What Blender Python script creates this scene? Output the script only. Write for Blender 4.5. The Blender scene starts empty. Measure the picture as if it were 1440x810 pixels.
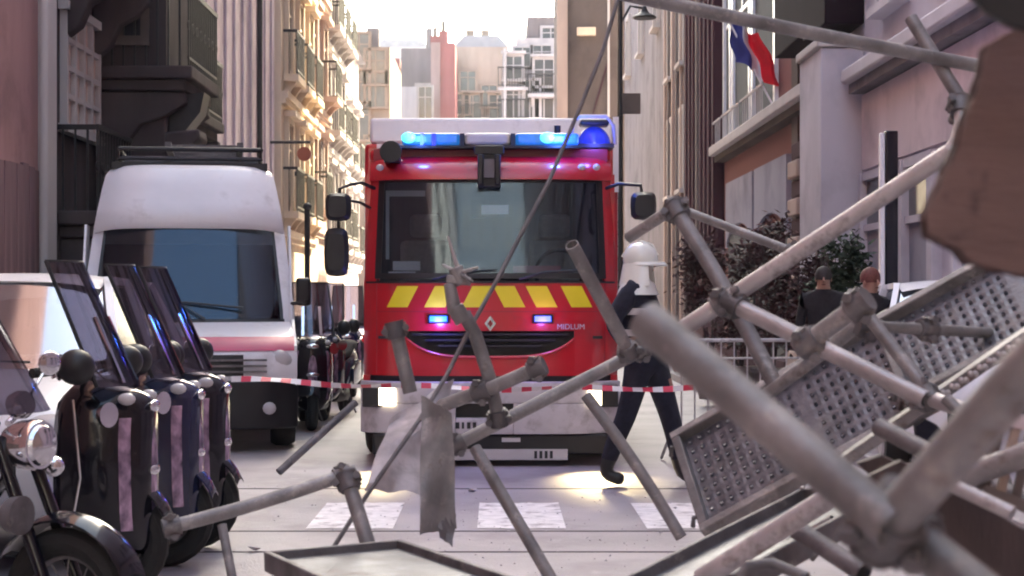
import bpy, bmesh, math, random
from mathutils import Vector, Matrix
random.seed(7)
R = math.radians
S = bpy.context.scene
COL = S.collection

# ------------------------------------------------------------------ camera
CAM_H = 1.45
F = 2400.0
cam = bpy.data.cameras.new("camera")
co = bpy.data.objects.new("camera", cam); COL.objects.link(co)
co.location = (0, 0, CAM_H); co.rotation_euler = (R(90), 0, 0)
cam.sensor_width = 36; cam.lens = 36*F/1440
cam.shift_x = 20/1440; cam.shift_y = 15/1440
cam.clip_start = 0.05; cam.clip_end = 3000
cam.dof.use_dof = True; cam.dof.focus_distance = 12.5; cam.dof.aperture_fstop = 6.5
S.camera = co
S.render.resolution_x = 1024; S.render.resolution_y = 576

# ------------------------------------------------------------------ light
SUN_AZ, SUN_EL = 24.0, 35.0
w = bpy.data.worlds.new("World"); S.world = w; w.use_nodes = True
nt = w.node_tree; bg = nt.nodes['Background']
sky = nt.nodes.new('ShaderNodeTexSky'); sky.sky_type = 'NISHITA'; sky.sun_disc = False
sky.sun_elevation = R(SUN_EL); sky.sun_rotation = R(SUN_AZ)
sky.dust_density = 3.5; sky.air_density = 1.0; sky.ozone_density = 1.0
nt.links.new(sky.outputs[0], bg.inputs[0]); bg.inputs[1].default_value = 0.15
sl = bpy.data.lights.new("sun", 'SUN'); sl.energy = 4.0; sl.angle = R(0.53); sl.color = (1, .88, .70)
so = bpy.data.objects.new("sun", sl); COL.objects.link(so)
d = Vector((math.sin(R(SUN_AZ))*math.cos(R(SUN_EL)), math.cos(R(SUN_AZ))*math.cos(R(SUN_EL)), math.sin(R(SUN_EL))))
so.rotation_euler = d.to_track_quat('Z', 'Y').to_euler(); so.location = (20, 20, 60)
vs = S.view_settings
vs.view_transform = 'Standard'; vs.look = 'None'; vs.gamma = 1; vs.exposure = 3.1
try:
    vs.use_white_balance = True; vs.white_balance_temperature = 7300; vs.white_balance_tint = 2
except Exception: pass
try: S.cycles.filter_width = 2.0
except Exception: pass

# ------------------------------------------------------------------ helpers
def P(px, py, Y):
    "real place of a point seen at px,py (1440 wide photo) at distance Y"
    return Vector(((px-700)*Y/F, Y, CAM_H-(py-420)*Y/F))

def mat(name, col, rough=.6, metal=0, var=.12, vscale=3, bump=0, bscale=40, emit=None, es=0, stretch=None, coat=0, spec=.5, c2=None):
    m = bpy.data.materials.new(name); m.use_nodes = True
    n = m.node_tree; b = n.nodes['Principled BSDF']
    b.inputs['Roughness'].default_value = rough; b.inputs['Metallic'].default_value = metal
    b.inputs['Specular IOR Level'].default_value = spec
    if coat: b.inputs['Coat Weight'].default_value = coat; b.inputs['Coat Roughness'].default_value = .06
    if emit:
        b.inputs['Emission Color'].default_value = (*emit, 1); b.inputs['Emission Strength'].default_value = es
    tc = n.nodes.new('ShaderNodeTexCoord'); mp = n.nodes.new('ShaderNodeMapping')
    n.links.new(tc.outputs['Object'], mp.inputs[0])
    if stretch: mp.inputs['Scale'].default_value = stretch
    nz = n.nodes.new('ShaderNodeTexNoise'); nz.inputs['Scale'].default_value = vscale; nz.inputs['Detail'].default_value = 6
    n.links.new(mp.outputs[0], nz.inputs['Vector'])
    rp = n.nodes.new('ShaderNodeValToRGB')
    k1 = tuple(max(0, c*(1-var)) for c in col); k2 = tuple(min(1, c*(1+var)) for c in (c2 or col))
    rp.color_ramp.elements[0].position = .3; rp.color_ramp.elements[0].color = (*k1, 1)
    rp.color_ramp.elements[1].position = .7; rp.color_ramp.elements[1].color = (*k2, 1)
    n.links.new(nz.outputs['Fac'], rp.inputs[0]); n.links.new(rp.outputs[0], b.inputs['Base Color'])
    if bump:
        nb = n.nodes.new('ShaderNodeTexNoise'); nb.inputs['Scale'].default_value = bscale; nb.inputs['Detail'].default_value = 5
        n.links.new(mp.outputs[0], nb.inputs['Vector'])
        bp = n.nodes.new('ShaderNodeBump'); bp.inputs['Strength'].default_value = bump; bp.inputs['Distance'].default_value = .01
        n.links.new(nb.outputs['Fac'], bp.inputs['Height']); n.links.new(bp.outputs[0], b.inputs['Normal'])
    return m

def glass_mat(name, tint, refl=.35, rough=.04, gcol=(.8, .85, .9)):
    m = bpy.data.materials.new(name); m.use_nodes = True
    n = m.node_tree; n.nodes.clear()
    out = n.nodes.new('ShaderNodeOutputMaterial'); mx = n.nodes.new('ShaderNodeMixShader')
    tr = n.nodes.new('ShaderNodeBsdfTransparent'); tr.inputs[0].default_value = (*tint, 1)
    gl = n.nodes.new('ShaderNodeBsdfGlossy'); gl.inputs['Roughness'].default_value = rough; gl.inputs['Color'].default_value = (*gcol, 1)
    mx.inputs[0].default_value = refl
    n.links.new(tr.outputs[0], mx.inputs[1]); n.links.new(gl.outputs[0], mx.inputs[2]); n.links.new(mx.outputs[0], out.inputs[0])
    return m

def brick_mat(name, c1, c2, mortar, scale=4.0):
    m = bpy.data.materials.new(name); m.use_nodes = True
    n = m.node_tree; b = n.nodes['Principled BSDF']; b.inputs['Roughness'].default_value = .92; b.inputs['Specular IOR Level'].default_value = .1
    tc = n.nodes.new('ShaderNodeTexCoord'); mp = n.nodes.new('ShaderNodeMapping'); mp.inputs['Rotation'].default_value = (R(90), 0, R(90))
    br = n.nodes.new('ShaderNodeTexBrick'); br.inputs['Scale'].default_value = scale
    br.inputs['Color1'].default_value = (*c1, 1); br.inputs['Color2'].default_value = (*c2, 1); br.inputs['Mortar'].default_value = (*mortar, 1)
    n.links.new(tc.outputs['Object'], mp.inputs[0]); n.links.new(mp.outputs[0], br.inputs['Vector'])
    n.links.new(br.outputs['Color'], b.inputs['Base Color'])
    return m

def wear(m, col2, scale, lo, hi, rough2=None, bumpk=.2):
    "adds irregular patches of a second colour (cement splashes, grime, stains) to a material"
    n = m.node_tree; b = n.nodes['Principled BSDF']; src = b.inputs['Base Color'].links[0].from_socket
    tc = n.nodes.new('ShaderNodeTexCoord'); nz = n.nodes.new('ShaderNodeTexNoise'); nz.inputs['Scale'].default_value = scale; nz.inputs['Detail'].default_value = 9; nz.inputs['Roughness'].default_value = .65
    n.links.new(tc.outputs['Object'], nz.inputs['Vector'])
    mr = n.nodes.new('ShaderNodeMapRange'); mr.inputs['From Min'].default_value = lo; mr.inputs['From Max'].default_value = hi
    n.links.new(nz.outputs['Fac'], mr.inputs['Value'])
    mx = n.nodes.new('ShaderNodeMix'); mx.data_type = 'RGBA'; n.links.new(mr.outputs['Result'], mx.inputs['Factor']); n.links.new(src, mx.inputs['A']); mx.inputs['B'].default_value = (*col2, 1)
    n.links.new(mx.outputs['Result'], b.inputs['Base Color'])
    if rough2 is not None:
        r = n.nodes.new('ShaderNodeMapRange'); r.inputs['To Min'].default_value = b.inputs['Roughness'].default_value; r.inputs['To Max'].default_value = rough2
        n.links.new(mr.outputs['Result'], r.inputs['Value']); n.links.new(r.outputs['Result'], b.inputs['Roughness'])
    return m

class MB:
    def __init__(s): s.v = []; s.f = []; s.mi = []; s.cur = 0
    def add(s, vs, fs):
        o = len(s.v); s.v += [tuple(v) for v in vs]; s.f += [tuple(i+o for i in f) for f in fs]; s.mi += [s.cur]*len(fs)
        return s
    def box(s, x0, x1, y0, y1, z0, z1, M=None):
        v = [Vector((x, y, z)) for x in (x0, x1) for y in (y0, y1) for z in (z0, z1)]
        if M is not None: v = [M @ a for a in v]
        return s.add(v, [(0, 1, 3, 2), (4, 6, 7, 5), (0, 4, 5, 1), (2, 3, 7, 6), (0, 2, 6, 4), (1, 5, 7, 3)])
    def bar(s, p1, p2, wd, th, up=(0, 0, 1)):
        p1 = Vector(p1); p2 = Vector(p2); a = (p2-p1); L = a.length; a.normalize()
        b = a.cross(Vector(up)); 
        if b.length < 1e-4: b = a.cross(Vector((0, 1, 0)))
        b.normalize(); c = b.cross(a)
        vs_ = [p + b*i*wd/2 + c*j*th/2 for p in (p1, p2) for (i, j) in ((-1, -1), (1, -1), (1, 1), (-1, 1))]
        return s.add(vs_, [(0, 1, 2, 3), (4, 7, 6, 5), (0, 4, 5, 1), (1, 5, 6, 2), (2, 6, 7, 3), (3, 7, 4, 0)])
    def prism(s, poly, ax, a0, a1):
        def m(p, a):
            return {'x': (a, p[0], p[1]), 'y': (p[0], a, p[1]), 'z': (p[0], p[1], a)}[ax]
        n = len(poly)
        return s.add([m(p, a0) for p in poly]+[m(p, a1) for p in poly],
                     [tuple(range(n)), tuple(range(2*n-1, n-1, -1))]+[(i, (i+1) % n, n+(i+1) % n, n+i) for i in range(n)])
    def loft(s, rings, caps=True, closed=True):
        n = len(rings[0]); v = [p for r in rings for p in r]; f = []
        for k in range(len(rings)-1):
            for i in range(n if closed else n-1):
                j = (i+1) % n; f.append((k*n+i, k*n+j, (k+1)*n+j, (k+1)*n+i))
        if caps and closed: f += [tuple(range(n)), tuple(range((len(rings)-1)*n, len(rings)*n))]
        return s.add(v, f)
    def cyl(s, p1, p2, r1, r2=None, seg=14, caps=True):
        r2 = r1 if r2 is None else r2
        p1 = Vector(p1); p2 = Vector(p2); a = (p2-p1).normalized()
        b = a.cross(Vector((0, 0, 1)) if abs(a.z) < .9 else Vector((1, 0, 0))).normalized(); c = a.cross(b)
        rg = [[p + (b*math.cos(t)+c*math.sin(t))*r for t in (2*math.pi*i/seg for i in range(seg))] for p, r in ((p1, r1), (p2, r2))]
        return s.loft(rg, caps)
    def pipe(s, pts, r, seg=14, hollow=0, closed=False):
        pts = [Vector(p) for p in pts]; n = len(pts); rr = r if isinstance(r, (list, tuple)) else [r]*n
        def frames():
            out = []; prev = None
            for i in range(n):
                if closed: t = (pts[(i+1) % n]-pts[i-1]).normalized()
                else: t = (pts[min(i+1, n-1)]-pts[max(i-1, 0)]).normalized()
                if prev is None: b = t.cross(Vector((0, 0, 1)) if abs(t.z) < .9 else Vector((1, 0, 0))).normalized()
                else: b = (prev - t*prev.dot(t)).normalized()
                prev = b; out.append((b, t.cross(b)))
            return out
        fr = frames()
        def ring(i, q): return [pts[i]+(fr[i][0]*math.cos(2*math.pi*k/seg)+fr[i][1]*math.sin(2*math.pi*k/seg))*q for k in range(seg)]
        rings = [ring(i, rr[i]) for i in range(n)]
        if closed: rings.append(rings[0]); return s.loft(rings, False)
        if hollow:
            inner = [ring(i, rr[i]-hollow) for i in range(n)]
            return s.loft([inner[0]]+rings+inner[::-1], False)
        return s.loft(rings)
    def torus(s, c, Rr, r, axis='y', seg=28, k=10, sc=1):
        c = Vector(c); pts = []
        for i in range(seg):
            t = 2*math.pi*i/seg; a, b = Rr*math.cos(t), Rr*math.sin(t)
            pts.append(c+{'y': Vector((a, 0, b)), 'x': Vector((0, a, b)), 'z': Vector((a, b, 0))}[axis])
        return s.pipe(pts, r, k, closed=True)
    def ell(s, c, rx, ry, rz, nu=16, nv=10, M=None, z0=-1, z1=1):
        rings = []
        for j in range(nv+1):
            a = math.asin(z0)+(math.asin(z1)-math.asin(z0))*j/nv
            ring = [Vector((rx*math.cos(a)*math.cos(2*math.pi*i/nu), ry*math.cos(a)*math.sin(2*math.pi*i/nu), rz*math.sin(a))) for i in range(nu)]
            if M is not None: ring = [M @ q for q in ring]
            rings.append([Vector(c)+q for q in ring])
        return s.loft(rings)
    def sheet(s, fn, nu, nv, off):
        "closed slab between fn(u,v) and fn(u,v)+off"
        off = Vector(off); g = []
        for j in range(nv+1):
            for i in range(nu+1): g.append(Vector(fn(i/nu, j/nv)))
        n = len(g); vs_ = g+[p+off for p in g]; f = []; q = nu+1
        for j in range(nv):
            for i in range(nu):
                a = j*q+i; f.append((a, a+1, a+1+q, a+q)); f.append((n+a, n+a+q, n+a+1+q, n+a+1))
        for i in range(nu):
            f.append((i, n+i, n+i+1, i+1)); b = nv*q+i; f.append((b, b+1, n+b+1, n+b))
        for j in range(nv):
            a = j*q; f.append((a, a+q, n+a+q, n+a)); b = a+nu; f.append((b, n+b, n+b+q, b+q))
        return s.add(vs_, f)
    def mesh(s, name, *mats, smooth=True, ang=.6):
        me = bpy.data.meshes.new(name); me.from_pydata(s.v, [], s.f)
        for m in mats: me.materials.append(m)
        if len(mats) > 1:
            for p, i in zip(me.polygons, s.mi): p.material_index = i
        b = bmesh.new(); b.from_mesh(me); bmesh.ops.recalc_face_normals(b, faces=b.faces); b.to_mesh(me); b.free()
        if smooth:
            me.polygons.foreach_set('use_smooth', [True]*len(me.polygons)); me.set_sharp_from_angle(angle=ang)
        me.update(); return me
    def build(s, name, m, parent=None, loc=None, rot=None, bevel=0, seg=2, ang=.6):
        me = s.mesh(name, *(m if isinstance(m, (list, tuple)) else (m,)), ang=ang)
        return obj(name, me, parent, loc, rot, bevel, seg)

def obj(name, me, parent=None, loc=None, rot=None, bevel=0, seg=2):
    o = bpy.data.objects.new(name, me); COL.objects.link(o)
    if parent is not None: o.parent = parent
    if loc is not None: o.location = loc
    if rot is not None: o.rotation_euler = rot
    if bevel:
        md = o.modifiers.new('bevel', 'BEVEL'); md.width = bevel; md.segments = seg; md.limit_method = 'ANGLE'; md.angle_limit = R(35)
        md.harden_normals = False
    return o
def tag(o, label, cat, group=None):
    o['label'] = label; o['category'] = cat
    if group: o['group'] = group
    return o
def thing(name, label, cat, loc=(0, 0, 0), rz=0, group=None):
    o = bpy.data.objects.new(name, None); COL.objects.link(o); o.location = loc; o.rotation_euler = (0, 0, rz)
    o.empty_display_size = .2
    return tag(o, label, cat, group)
def structure(o): o['kind'] = 'structure'; return o
def stuff(o): o['kind'] = 'stuff'; return o
def copy_tree(o, parent=None):
    c = o.copy(); COL.objects.link(c)
    if parent is not None: c.parent = parent
    for ch in list(o.children): copy_tree(ch, c)
    return c
def sup(y0, hw, z0, z1, x, n=18, e=3.0, yc=0):
    "rounded-rectangle ring at station x"
    r = []; zc = (z0+z1)/2; hh = (z1-z0)/2
    for i in range(n):
        t = 2*math.pi*i/n; c, s_ = math.cos(t), math.sin(t)
        r.append(Vector((x, yc+hw*math.copysign(abs(c)**(2/e), c), zc+hh*math.copysign(abs(s_)**(2/e), s_))))
    return r

# ------------------------------------------------------------------ materials
M = {}
M['asphalt'] = mat('asphalt', (.35, .315, .33), .55, 0, .16, 1.2, .5, 60)
M['pave'] = mat('pavement', (.38, .33, .35), .6, 0, .14, 1.6, .4, 50)
M['kerb'] = mat('kerb_stone', (.30, .27, .28), .7, 0, .15, 5, .3, 40)
M['paint'] = mat('road_paint', (.80, .76, .77), .6, 0, .16, 9, .3, 60)
M['joint'] = mat('joint', (.09, .075, .085), .8)
M['red'] = mat('red_paint', (.52, .004, .018), .30, 0, .06, 4, 0, coat=.6)
M['reddark'] = mat('dark_red_paint', (.28, .01, .03), .4, 0, .06)
M['yellow'] = mat('reflective_yellow', (.85, .72, .03), .4, 0, .05)
M['white'] = mat('white_paint', (.80, .78, .82), .35, 0, .05, 3, coat=.3)
M['bumper'] = mat('bumper_white', (.55, .52, .56), .45, 0, .09, 6)
M['black'] = mat('black_plastic', (.012, .012, .015), .45, 0, .2, 8)
M['gloss'] = mat('gloss_black', (.006, .006, .012), .16, 0, .1, coat=.35, spec=.35)
M['rubber'] = mat('rubber', (.015, .015, .015), .85, 0, .2, 20, .3)
M['chrome'] = mat('chrome', (.75, .75, .78), .12, 1, .08, 8)
M['steel'] = mat('galvanised_steel', (.25, .24, .247), .55, .35, .38, 9, .25, 90, stretch=(1, 1, 1))
M['steel_l'] = mat('pale_galvanised_steel', (.46, .43, .44), .45, .4, .25, 9, .2, 90)
M['steel_d'] = mat('dull_dark_steel', (.16, .15, .158), .6, .35, .4, 8, .3, 70)
M['deck'] = mat('perforated_deck_steel', (.12, .125, .15), .45, .45, .35, 8, .2, 70)
M['plaster'] = mat('plaster_dirt', (.48, .44, .47), .9, 0, .25, 14, .5, 60)
M['glass_ws'] = glass_mat('windscreen_glass', (.70, .76, .80), .07, .05, (.50, .66, .85))
M['glass_van'] = glass_mat('van_glass', (.45, .5, .54), .065, .08, (.55, .68, .85))
M['glass_car'] = glass_mat('car_glass', (.4, .42, .44), .30, .08, (.9, .92, 1.0))
M['glass_sc'] = glass_mat('tinted_screen', (.40, .38, .44), .10, .06, (.7, .7, .8))
M['pane'] = mat('dark_pane', (.03, .032, .04), .12, 0, .3, 2, spec=.8)
M['interior'] = mat('dark_interior', (.045, .05, .058), .8)
M['seat'] = mat('grey_seat_cloth', (.22, .24, .24), .9, 0, .15, 30)
M['paper'] = mat('paper', (.75, .73, .72), .8, 0, .03)
M['blue_lens'] = mat('blue_lens', (.02, .14, .45), .15, 0, .15, 20, emit=(.02, .22, .8), es=.06)
M['blue_dome'] = mat('blue_dome', (.02, .04, .40), .12, 0, .15, 20, emit=(.02, .05, .9), es=.05)
M['cyan_lit'] = mat('lit_cyan_beacon', (.3, .8, 1), .3, emit=(.04, .62, 1.0), es=.26)
M['blue_lit'] = mat('lit_blue_strobe', (.02, .06, .6), .3, emit=(.0, .17, 1.0), es=.42)
M['violet_lit'] = mat('lit_violet_strobe', (.06, .05, .6), .3, emit=(.07, .13, 1.0), es=.42)
M['clear'] = mat('clear_lens', (.55, .52, .54), .2, 0, .1)
M['amber'] = mat('amber_lens', (.75, .18, .05), .25, 0, .1, emit=(.8, .15, .04), es=.04)
M['head_lit'] = mat('lit_headlamp', (1, .95, .85), .3, emit=(1, .86, .62), es=1.0)
M['navy'] = mat('navy_cloth', (.012, .013, .028), .9, 0, .3, 25, .3, 60)
M['dark_cloth'] = mat('black_cloth', (.018, .014, .018), .9, 0, .3, 25)
M['brown_cloth'] = mat('brown_cloth', (.06, .03, .03), .9, 0, .3, 25)
M['skin'] = mat('skin', (.36, .19, .14), .55, 0, .08)
M['hair'] = mat('auburn_hair', (.14, .04, .03), .7, 0, .3, 60)
M['hair_d'] = mat('dark_hair', (.03, .02, .02), .7, 0, .3, 60)
M['helmet'] = mat('white_helmet', (.80, .80, .74), .3, 0, .05, coat=.5)
M['wood'] = mat('brown_wood', (.17, .105, .095), .75, 0, .22, 2.2, .4, 30, stretch=(1, 1, 5))
M['wood_d'] = mat('dark_brown_wood', (.055, .036, .036), .65, 0, .3, 3, .3, 30, stretch=(6, 1, 1))
M['nose_strip'] = mat('violet_pink_reflective', (.03, .03, .18), .2, .3, .8, 5, coat=.6, c2=(.36, .24, .34), stretch=(1, 6, 2))
M['leaf'] = mat('dark_green_leaf', (.035, .055, .03), .7, 0, .5, 6)
M['leaf_r'] = mat('russet_leaf', (.06, .02, .022), .7, 0, .6, 6)
M['iron'] = mat('dark_iron', (.022, .02, .024), .5, .3, .2, 10)
M['zinc'] = mat('zinc_roof', (.22, .22, .25), .5, .3, .15, 2)
def wallmat(name, col, var=.2, st=(1, 1, .25)): M[name] = mat(name, col, .92, 0, var, 1.3, .3, 18, stretch=st, spec=.12)
wallmat('w_brown', (.40, .23, .23)); wallmat('w_board', (.24, .15, .16), .35, (3, 3, .2)); wallmat('w_shut', (.018, .010, .014), .2)
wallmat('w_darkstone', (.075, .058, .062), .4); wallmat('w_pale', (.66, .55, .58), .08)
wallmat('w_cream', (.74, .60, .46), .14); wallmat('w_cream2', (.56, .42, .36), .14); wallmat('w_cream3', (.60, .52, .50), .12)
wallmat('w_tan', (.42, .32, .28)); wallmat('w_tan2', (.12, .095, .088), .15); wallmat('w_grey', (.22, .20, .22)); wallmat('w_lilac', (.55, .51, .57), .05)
wallmat('w_pink', (.50, .20, .22), .1); wallmat('w_pinkl', (.56, .38, .38), .1); wallmat('w_white', (.58, .54, .58), .1)
wallmat('w_maroon', (.07, .03, .04), .2); wallmat('w_stone', (.17, .14, .135), .2); wallmat('w_trim', (.52, .48, .47), .1)
wallmat('w_greyblue', (.31, .30, .36), .08)
M['brick'] = brick_mat('red_brown_brick', (.29, .085, .08), (.22, .07, .07), (.24, .11, .105), 3.2)

wear(M['steel'], (.42, .39, .38), 16, .56, .66, .9); wear(M['steel'], (.13, .075, .055), 6, .60, .72, .85)
wear(M['steel_l'], (.20, .17, .16), 10, .56, .70, .8); wear(M['steel_d'], (.33, .31, .30), 14, .58, .68, .9)
wear(M['deck'], (.26, .24, .24), 5, .52, .68, .8)
wear(M['red'], (.20, .035, .04), 2.2, .54, .78, .55); wear(M['bumper'], (.25, .22, .22), 5, .52, .75, .8); wear(M['white'], (.55, .52, .54), 3, .54, .75, .6)
wear(M['asphalt'], (.22, .18, .20), .9, .50, .70, .8); wear(M['asphalt'], (.46, .42, .44), 7, .56, .70, .9); wear(M['pave'], (.25, .21, .23), 1.2, .5, .7, .8)
wear(M['paint'], (.40, .36, .38), 6, .52, .66, .8); wear(M['wood'], (.06, .04, .04), 7, .60, .68, .9); wear(M['van_white'] if 'van_white' in M else M['clear'], (.35, .33, .34), 6, .6, .8)
for k_ in ('w_brown', 'w_lilac', 'w_pale', 'w_tan2', 'w_grey', 'w_greyblue'):
    c_ = M[k_].node_tree.nodes['Color Ramp'].color_ramp.elements[0].color; wear(M[k_], (c_[0]*.72, c_[1]*.72, c_[2]*.74), .8, .5, .72)

# ------------------------------------------------------------------ ground
XL, XR = -5.0, 4.6
KL, KR = -3.9, 3.1          # kerb lines
mb = MB(); mb.box(-500, 500, -40, 900, -.4, -.012); structure(mb.build('ground', M['pave']))
mb = MB(); mb.box(KL, KR, -6, 300, -.012, 0); structure(mb.build('road', M['asphalt']))
mb = MB(); mb.box(-60, KL-.14, -6, 300, -.012, .12); structure(mb.build('pavement', M['pave']))
mb = MB(); mb.box(KR+.14, 60, -6, 300, -.012, .12); structure(mb.build('pavement', M['pave']))
def kerb(x0):
    root = None
    me = MB().box(0, .14, 0, .985, -.012, .128).mesh('kerb_stone', M['kerb'])
    root = bpy.data.objects.new('kerb', None); COL.objects.link(root); root['kind'] = 'structure'; root.location = (x0, 6, 0)
    for i in range(34):
        obj('kerb_stone', me, root, (0, i, 0), bevel=.012)
    rest = MB(); 
    for i in range(34, 120): rest.box(0, .14, i, i+.985, -.012, .128)
    stuff(rest.build('kerb_stones', M['kerb'], root))
kerb(KL-.14); kerb(KR)
# zebra stripes and joints across the road
for i, (a, b) in enumerate(((-3.35, -2.8), (-2.28, -1.73), (-1.21, -.66), (-.13, .43), (.94, 1.49), (2.0, 2.55))):
    mb = MB(); n = 10
    xs = [a+(b-a)*k/n for k in range(n+1)]
    lo = [10.75+random.uniform(-.02, .02) for _ in xs]; hi = [12.1+random.uniform(-.03, .03) for _ in xs]
    mb.add([(x, y, .004) for x, y in zip(xs, lo)]+[(x, y, .004) for x, y in zip(xs, hi)], [(k, k+1, n+2+k, n+1+k) for k in range(n)])
    structure(mb.build('crossing_stripe', M['paint']))
for y in (10.62, 9.75, 13.0):
    mb = MB(); mb.box(KL+.02, KR-.02, y, y+.035, .0, .003); structure(mb.build('road_joint', M['joint']))

# ------------------------------------------------------------------ windows for buildings
WCACHE = {}
def window_set(w_, h_, style, fm, pm):
    key = (w_, h_, style, fm, pm)
    if key in WCACHE: return WCACHE[key]
    f = MB(); s = .13
    f.box(-w_/2-s, -w_/2, -.10, .02, -.02, h_+s); f.box(w_/2, w_/2+s, -.10, .02, -.02, h_+s)
    f.box(-w_/2, w_/2, -.10, .02, h_, h_+s)
    f.box(-w_/2-s-.05, w_/2+s+.05, -.2, .02, -.12, -.022)
    if style != 'plain': f.box(-w_/2-s-.08, w_/2+s+.08, -.26, .02, h_+s, h_+s+.14)
    f.box(-.03, .03, -.05, .0, 0, h_); f.box(-w_/2, w_/2, -.052, -.001, h_*.68, h_*.68+.05)
    p = MB().box(-w_/2, w_/2, -.025, .01, 0, h_)
    ex = []
    if style in ('balcony', 'balcony_big'):
        dp = .34 if style == 'balcony' else .5; bw = w_/2+.35
        b = MB(); b.box(-bw, bw, -dp, 0, -.28, -.125)
        for sx in (-1, 1): b.prism([(0, -.28), (-dp*.85, -.28), (-dp*.5, -.42), (0, -.75)], 'x', sx*bw*.7-.07, sx*bw*.7+.07)
        r = MB(); r.box(-bw, bw, -dp+.02, -dp+.06, .82, .88); r.box(-bw, bw, -dp+.02, -dp+.05, -.05, -.01)
        n = int(bw*2/.13)
        for i in range(n+1):
            x = -bw+.02+(2*bw-.04)*i/n; r.box(x-.012, x+.012, -dp+.025, -dp+.05, -.12, .82)
        for sx in (-1, 1):
            r.box(sx*bw-.03, sx*bw+.01, -dp+.06, 0, .82, .88)
            for k in range(1, int(dp/.13)): r.box(sx*bw-.02, sx*bw+.0, -k*.13-.01, -k*.13+.01, -.12, .82)
        ex = [('balcony', b.mesh('balcony', M[fm])), ('railing', r.mesh('railing', M['iron'], smooth=False))]
    if style == 'shutter':
        sh = MB()
        for sx in (-1, 1):
            c = sx*(w_/2+s+.05+w_/4)
            sh.box(c-w_/4, c+w_/4, -.06, -.01, 0, h_)
            for k in range(int(h_/.12)): sh.box(c-w_/4+.05, c+w_/4-.05, -.075, -.055, .05+k*.12, .11+k*.12)
        ex = [('shutters', sh.mesh('shutters', M['w_stone'], smooth=False))]
    WCACHE[key] = (f.mesh('window', M[fm], smooth=False), p.mesh('pane', M[pm], smooth=False), ex)
    return WCACHE[key]
def put_window(parent, loc, rz, w_=1.1, h_=1.9, style='ledge', fm='w_trim', pm='pane'):
    a, b, ex = window_set(w_, h_, style, fm, pm)
    o = obj('window', a, parent, loc, (0, 0, rz)); obj('pane', b, o)
    for nm, me in ex: obj(nm, me, o)
    return o

def block(label, X, Y0, Y1, H, wm, side, depth=10, cat='building', floors=3.1, z0=3.6, rows=4, bay=2.3, style='ledge', fm='w_trim',
          ww=1.1, wh=1.9, bands=True, name='apartment_building', roof=True, shop=True, skip=()):
    "street block. side -1: left of the street facing +X, +1: right facing -X"
    root = thing(name, label, cat, (X, Y0, 0))
    L = Y1-Y0
    x0, x1 = (0, depth) if side > 0 else (-depth, 0)
    MB().box(x0, x1, 0, L-.01, .0, H).build('wall', M[wm], root)
    rz = R(-90) if side > 0 else R(90); o_ = -side
    if bands:
        for k in range(rows+1):
            z = z0-.45+k*floors
            b = MB(); 
            if side > 0: b.box(-.16, -.002, .0, L-.02, z, z+.16); b.box(-.10, -.003, .0, L-.02, z-.12, z-.002)
            else: b.box(.002, .16, .0, L-.02, z, z+.16); b.box(.003, .10, .0, L-.02, z-.12, z-.002)
            b.build('cornice', M[fm], root)
    n = max(1, int(L/bay)); st = L/n
    for r in range(rows):
        for i in range(n):
            if (r, i) in skip: continue
            stl = style if not callable(style) else style(r, i)
            put_window(root, (o_*.012, (i+.5)*st, z0+r*floors+.25), rz, ww, wh, stl, fm)
    if shop:
        for i in range(n):
            put_window(root, (o_*.012, (i+.5)*st, .7), rz, st*.62, 2.1, 'plain', fm)
    if roof:
        r_ = MB()
        if side > 0: r_.prism([(-.3, H), (.8, H+1.8), (depth, H+1.8), (depth, H)], 'y', -.0, L-.012)
        else: r_.prism([(.3, H), (-.8, H+1.8), (-depth, H+1.8), (-depth, H)], 'y', -.0, L-.012)
        r_.build('roof', M['zinc'], root)
    return root

# --- left side, nearest first
b = thing('brown_building', 'plain brown rendered wall with vertical boards at far left of the street', 'building', (XL, 4, 0))
MB().box(-9, 0, -14, 15.05, 0, 17).build('wall', M['w_brown'], b)
bm_ = MB().box(.0, .035, -.105, .105, 0, 1.7).mesh('board', M['w_board'])
for i in range(42):
    obj('board', bm_, b, (.004, 5.4+i*.225+random.uniform(-.006, .006), 1.15+random.uniform(-.02, .03)), (0, R(random.uniform(-.3, .6)), 0))
MB().box(.003, .10, 0, 15.0, .12, 1.13).build('plinth', M['w_stone'], b)
MB().box(.002, .09, 14.55, 15.0, 1.14, 15).build('corner_trim', M['w_trim'], b)
MB().pipe([(.12, 14.35, .2), (.12, 14.35, 15)], .05).build('downpipe', M['w_trim'], b)

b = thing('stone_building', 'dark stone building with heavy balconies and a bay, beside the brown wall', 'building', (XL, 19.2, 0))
MB().box(-9, 0, 0, 9.6, 0, 18).build('wall', M['w_darkstone'], b)
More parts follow.
